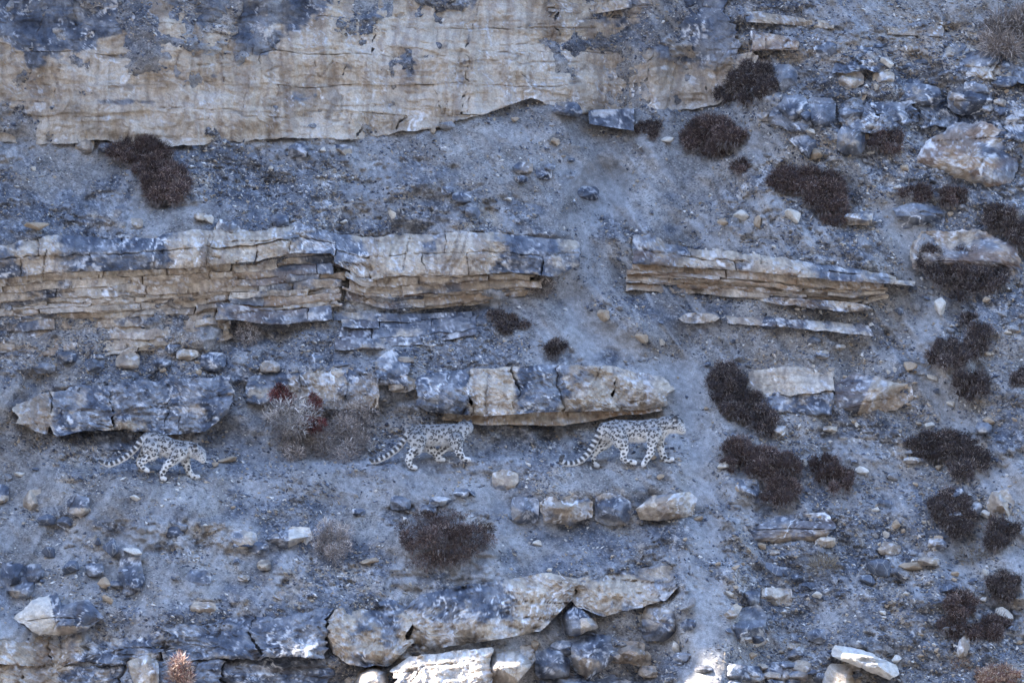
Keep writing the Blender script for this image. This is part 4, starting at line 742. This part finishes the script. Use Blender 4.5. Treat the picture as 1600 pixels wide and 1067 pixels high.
# ------------------------------------------------------------------ snow leopards
def ico(c, r):
    bm = bmesh.new(); bmesh.ops.create_icosphere(bm, subdivisions=2, radius=1); v = np.array([p.co for p in bm.verts]); f = np.array([[q.index for q in p.verts] for p in bm.faces]); bm.free(); return v * np.array(r) + np.array(c), f
ICO_V, ICO_F = ico((0, 0, 0), (1, 1, 1))
def leopard(L, label, trunk, legs, tail, head, ears, seed, turn=1.0, smoke=1.0):
    rg = np.random.default_rng(seed); z, k, Y0 = L['z'], L['k'], L['Y']
    def w(zx, zy, yl):
        u, v = z(zx, zy); return P(np.array(float(u)), np.array(float(v)), Y0 + yl)
    rs = 1 / k / PXM; Vs, Fs, n = [], [], 0; info = []
    def chain(pts, sy=1.0, tagc='body'):
        nonlocal n
        pts = [(w(p[0], p[1], p[2]), p[3] * rs) for p in pts]
        for (a, ra), (b_, rb) in zip(pts[:-1], pts[1:]):
            m = max(2, int(np.linalg.norm(b_ - a) / (min(ra, rb) * .3)))
            for i in range(m + 1):
                t = i / m; c = a + (b_ - a) * t; r = ra + (rb - ra) * t
                Vs.append(ICO_V * np.array([r, r * sy, r]) + c); Fs.append(ICO_F + n); n += len(ICO_V)
    chain(trunk, .72)
    for lg in legs: chain(lg, .85)
    tail = [(a, b_, c_, r_ * (.86 if i else 1)) for i, (a, b_, c_, r_) in enumerate(tail)]
    chain(tail, 1.0); chain(head, .85)
    for e in ears: chain(e, .8)
    base = w(*L['c'], 0); base = np.array([base[0], Y0, float(P(np.array(L['u']), np.array(L['v']), Y0)[2])])
    me = mesh('tmp', np.concatenate(Vs) - base, np.concatenate(Fs)); o = link('tmp', me)
    md = o.modifiers.new('r', 'REMESH'); md.mode = 'VOXEL'; md.voxel_size = .0085
    ms = o.modifiers.new('s', 'SMOOTH'); ms.factor = .5; ms.iterations = 5
    dg = bpy.context.evaluated_depsgraph_get(); dg.update(); me2 = bpy.data.meshes.new_from_object(o.evaluated_get(dg)); bpy.data.objects.remove(o)
    nv = len(me2.vertices); co = np.empty(nv * 3, np.float32); me2.vertices.foreach_get('co', co); co = co.reshape(-1, 3).astype(float)
    no = np.empty(nv * 3, np.float32); me2.vertices.foreach_get('normal', no); no = no.reshape(-1, 3).astype(float)
    W = co + base
    def segd(pts):                                  # nearest distance and arclength along a chain
        q = np.array([w(p[0], p[1], p[2]) for p in pts]); best = np.full(nv, 9.); arc = np.zeros(nv); s0 = 0
        for a, b_ in zip(q[:-1], q[1:]):
            d = b_ - a; l = np.linalg.norm(d); t = np.clip(((W - a) @ d) / l ** 2, 0, 1); dd = np.linalg.norm(W - a - t[:, None] * d, axis=1)
            m = dd < best; best[m] = dd[m]; arc[m] = s0 + t[m] * l; s0 += l
        return best, arc, s0
    dt, at, lt = segd(tail); dh, ah, lh = segd(head); dtr, atr, ltr = segd(trunk)
    dl = np.full(nv, 9.); al = np.zeros(nv)
    for lg in legs:
        a, b_, c_ = segd(lg); m = a < dl; dl[m] = a[m]; al[m] = b_[m] / c_
    rt = np.interp(at / lt, np.linspace(0, 1, len(tail)), [p[3] * rs for p in tail])
    is_tail = (dt < rt * 1.25) & (at > .06) & (dt < dtr * .8)
    is_leg = (dl < dtr * .75) & (al > .35) & ~is_tail
    is_head = (dh < .085) & (ah > lh * .3)
    # pale smoky coat, greyer along the back, white below
    zrel = (no[:, 2] * .5 + .5)
    coat = np.array((.63, .61, .585)) * np.ones((nv, 1)); grey = np.array((.25, .243, .243)); white = np.array((.86, .84, .81))
    up = sst(.40, .85, zrel)[:, None]; coat = coat * (1 - up * .85) + grey * up * .85; lo = sst(.42, .12, zrel)[:, None]; coat = coat * (1 - lo) + white * lo
    coat[is_leg] = coat[is_leg] * .3 + white * .7
    coat *= np.where(is_leg, 1, smoke)[:, None]
    # spots: poisson points on the surface, open rosettes on the flanks, solid spots on legs, neck and rump
    order = rg.permutation(nv); pts = []; kinds = []
    for i in order:
        p = co[i]
        if is_tail[i]: continue
        flank = (not is_leg[i]) and (not is_head[i])
        gap = .053 if flank else (.042 if is_leg[i] else .024)
        if pts and np.min(np.linalg.norm(np.array(pts) - p, axis=1)) < gap: continue
        if is_leg[i] and al[i] > .9: continue
        if flank and zrel[i] < .22: continue
        pts.append(p); kinds.append(0 if flank else (1 if is_leg[i] else 2))
        if len(pts) > 420: break
    pts = np.array(pts); kinds = np.array(kinds); dark = np.zeros(nv)
    jit = np.stack([fbm(co[:, 0] * 40, co[:, 2] * 40 + co[:, 1] * 30, 2, 2), fbm(co[:, 0] * 40 + 50, co[:, 2] * 40 + co[:, 1] * 30, 4, 2), fbm(co[:, 0] * 40, co[:, 2] * 40 + 70, 6, 2)], 1) * .022
    for p, kd in zip(pts, kinds):
        d = np.linalg.norm((co + jit - p) * np.array([.9, 1, 1.1]), axis=1)
        if kd == 0:
            R0 = rg.uniform(.014, .021); ring = sst(.0115, .006, np.abs(d - R0)); gapa = rg.uniform(0, 6.28); an = np.arctan2(co[:, 2] - p[2], co[:, 0] - p[0]); ring *= 1 - .75 * sst(.5, .9, np.cos(an - gapa)); s_ = np.maximum(ring, .3 * sst(R0, R0 * .5, d))
        elif kd == 1: R0 = rg.uniform(.013, .022); s_ = sst(R0 + .004, R0 - .003, d)
        else: R0 = rg.uniform(.005, .009); s_ = sst(R0 + .004, R0 - .002, d) * .9
        dark = np.maximum(dark, s_)
    # tail: dark saddles on the upper side, black tip
    per = .07; ph = (at / per) % 1; upn = sst(-.62, -.25, no[:, 2])
    saddle = sst(.12, .25, ph) * sst(.85, .7, ph) * upn; saddle = np.maximum(saddle, sst(lt - .085, lt - .05, at) * upn)
    dark = np.where(is_tail, saddle, dark)
    coat[is_tail] = coat[is_tail] * .6 + white * .4
    belly = sst(.30, .12, zrel) * (~is_leg) * (~is_tail); dark = dark * (1 - .85 * belly)
    # ears and eyes
    hp = w(head[-1][0], head[-1][1], head[-1][2]); fm = is_head & (np.linalg.norm(W - hp, axis=1) < .07)
    for e in ears:
        ep = w(e[-1][0], e[-1][1], e[-1][2]); m = np.linalg.norm(W - ep, axis=1); dark = np.maximum(dark, sst(.040, .026, m))
    if turn > 0:
        for (ex, ey, ey2, er) in L['face']: m = np.linalg.norm(W - w(ex, ey, ey2), axis=1); dark = np.maximum(dark, sst(er * 1.4, er * .6, m))
    hd = is_head & (ah < lh * .8); coat[hd] = coat[hd] * .55 + grey * .45
    n1 = .85 + .5 * fbm(co[:, 0] * 60, co[:, 2] * 60 + co[:, 1] * 40, 8, 3)
    col = coat * n1[:, None]; col = col * (1 - dark[:, None] * .93) + np.array((.030, .028, .030)) * dark[:, None] * .93
    a = me2.attributes.new('col', 'FLOAT_COLOR', 'POINT'); a.data.foreach_set('color', np.hstack([col, np.ones((nv, 1))]).astype(np.float32).ravel())
    me2.materials.clear(); me2.materials.append(M_FUR); me2.polygons.foreach_set('use_smooth', np.ones(len(me2.polygons), bool)); me2.name = 'body'
    e = empty('snow_leopard', Vector(base), label, 'snow leopard', 'snow leopards walking in file'); link('body', me2, e)
    # short fur lying back and down along the coat
    pick = rg.choice(nv, min(nv, 9000), replace=False); r0 = co[pick]; flow = np.array([-.8, 0, -.55]) + rg.normal(0, .25, (len(pick), 3)); nn = no[pick]
    flow -= nn * np.sum(flow * nn, 1, keepdims=True) * .8; ln = np.where(is_leg[pick], .012, np.where(belly[pick] > .4, .034, .015)) * np.where(is_head[pick], .5, 1) * rg.uniform(.7, 1.3, len(pick))
    tip = r0 + (flow * .75 + nn * .42) * ln[:, None]; vco, F, cc = strands(r0 - nn * .003, tip, np.full(len(pick), .0045), col[pick] * rg.uniform(.85, 1.15, (len(pick), 1)))
    link('fur', mesh('fur', vco, F, M_FUR, False, {'col': cc}), e)
    return e
LEO[3]['face'] = [(1352, 232, -.075, .011), (1408, 262, -.03, .014), (1385, 300, -.05, .008), (1312, 196, -.085, .024), (1330, 262, -.08, .007), (1300, 250, -.09, .009), (1270, 215, -.08, .013), (1250, 255, -.08, .010)]
leopard(LEO[3], 'snow leopard with raised head under the overhanging rock beside the gully, tail tip curled up',
 [(585, 290, 0, 92), (680, 278, 0, 112), (800, 290, 0, 118), (930, 292, 0, 116), (1060, 280, 0, 122), (1140, 262, 0, 108), (1210, 225, 0, 84)],
 [[(640, 330, .05, 85), (560, 420, .08, 60), (480, 500, .09, 36), (445, 555, .09, 28), (462, 640, .09, 27), (495, 650, .09, 26)],
  [(700, 310, -.06, 100), (745, 410, -.09, 72), (775, 490, -.09, 42), (752, 565, -.09, 31), (800, 600, -.09, 30), (880, 615, -.09, 27)],
  [(1080, 320, -.07, 85), (1055, 430, -.09, 50), (1050, 500, -.09, 41), (1010, 570, -.08, 33), (970, 630, -.08, 29), (968, 640, -.08, 26)],
  [(1120, 330, .07, 80), (1140, 440, .09, 46), (1165, 520, .09, 37), (1195, 588, .08, 31), (1240, 588, .08, 29), (1268, 580, .08, 27)]],
 [(560, 255, 0, 60), (500, 330, .0, 42), (450, 430, .0, 38), (395, 520, -.01, 38), (330, 590, -.02, 38), (240, 628, -.03, 38), (160, 632, -.04, 36), (115, 600, -.04, 33), (118, 560, -.04, 28), (140, 545, -.04, 18)],
 [(1190, 225, 0, 92), (1270, 218, 0, 88), (1318, 228, -.01, 84), (1362, 268, -.02, 54), (1378, 278, -.025, 42)],
 [[(1300, 180, -.07, 30), (1305, 148, -.08, 24)], [(1270, 155, .05, 28), (1268, 128, .055, 22)]], 3)
LEO[1]['face'] = [(1335, 440, -.08, .012), (1372, 520, -.04, .014), (1268, 412, -.10, .024), (1300, 480, -.09, .009), (1345, 490, -.06, .007), (1240, 450, -.09, .012)]
leopard(LEO[1], 'snow leopard stalking with lowered head below the slate blue blocks',
 [(690, 290, 0, 92), (770, 305, 0, 118), (870, 345, 0, 125), (980, 390, 0, 118), (1080, 400, 0, 112), (1150, 385, 0, 92), (1210, 390, 0, 72)],
 [[(730, 370, -.06, 105), (770, 445, -.08, 66), (660, 520, -.08, 46), (600, 560, -.08, 35), (635, 610, -.08, 32), (690, 645, -.08, 28)],
  [(700, 380, .06, 90), (650, 460, .08, 60), (590, 530, .08, 42), (585, 575, .08, 34), (620, 615, .08, 30), (650, 628, .08, 26)],
  [(1080, 420, -.07, 90), (990, 530, -.09, 58), (920, 590, -.09, 46), (870, 670, -.08, 37), (870, 735, -.08, 32), (893, 745, -.08, 29)],
  [(1120, 440, .07, 85), (1150, 560, .09, 52), (1175, 640, .09, 42), (1215, 710, .08, 35), (1270, 722, .08, 32), (1295, 722, .08, 27)]],
 [(690, 250, 0, 60), (610, 290, 0, 46), (560, 370, 0, 42), (500, 430, -.01, 42), (420, 495, -.02, 42), (330, 545, -.03, 42), (240, 580, -.04, 40), (170, 560, -.04, 34), (115, 528, -.04, 20)],
 [(1190, 385, 0, 84), (1255, 410, -.01, 86), (1300, 440, -.02, 84), (1338, 492, -.03, 56), (1348, 515, -.035, 44)],
 [[(1262, 385, -.08, 32), (1258, 352, -.09, 26)], [(1300, 362, .05, 28), (1305, 336, .055, 22)]], 5)
LEO[2]['face'] = []
leopard(LEO[2], 'long haired snow leopard with head turned away beside the dry twig mound',
 [(660, 290, 0, 105), (740, 295, 0, 125), (860, 300, 0, 130), (980, 300, 0, 132), (1100, 290, 0, 130), (1190, 275, 0, 110), (1245, 240, .03, 84)],
 [[(700, 350, -.06, 120), (715, 450, -.09, 72), (630, 530, -.09, 54), (595, 600, -.09, 40), (625, 670, -.08, 34), (680, 690, -.08, 29)],
  [(760, 380, .06, 95), (860, 470, .08, 60), (930, 520, .09, 44), (930, 560, .09, 34), (950, 590, .09, 30), (975, 592, .09, 26)],
  [(1130, 380, .07, 90), (1040, 440, .08, 56), (975, 510, .08, 42), (955, 565, .08, 34), (985, 592, .07, 31), (1015, 595, .07, 27)],
  [(1160, 360, -.07, 95), (1180, 450, -.09, 62), (1200, 510, -.09, 50), (1240, 570, -.08, 36), (1290, 590, -.07, 32), (1320, 592, -.07, 27)]],
 [(620, 260, 0, 62), (575, 320, 0, 46), (520, 400, 0, 42), (460, 470, -.01, 42), (380, 530, -.02, 42), (300, 575, -.03, 40), (220, 612, -.04, 36), (170, 620, -.04, 30), (140, 590, -.04, 20)],
 [(1230, 225, .02, 86), (1275, 212, .05, 82), (1300, 212, .10, 74), (1318, 232, .15, 46)],
 [[(1265, 160, .03, 32), (1258, 136, .03, 26)], [(1325, 165, .08, 30), (1335, 142, .09, 24)]], 8, 0, .86)
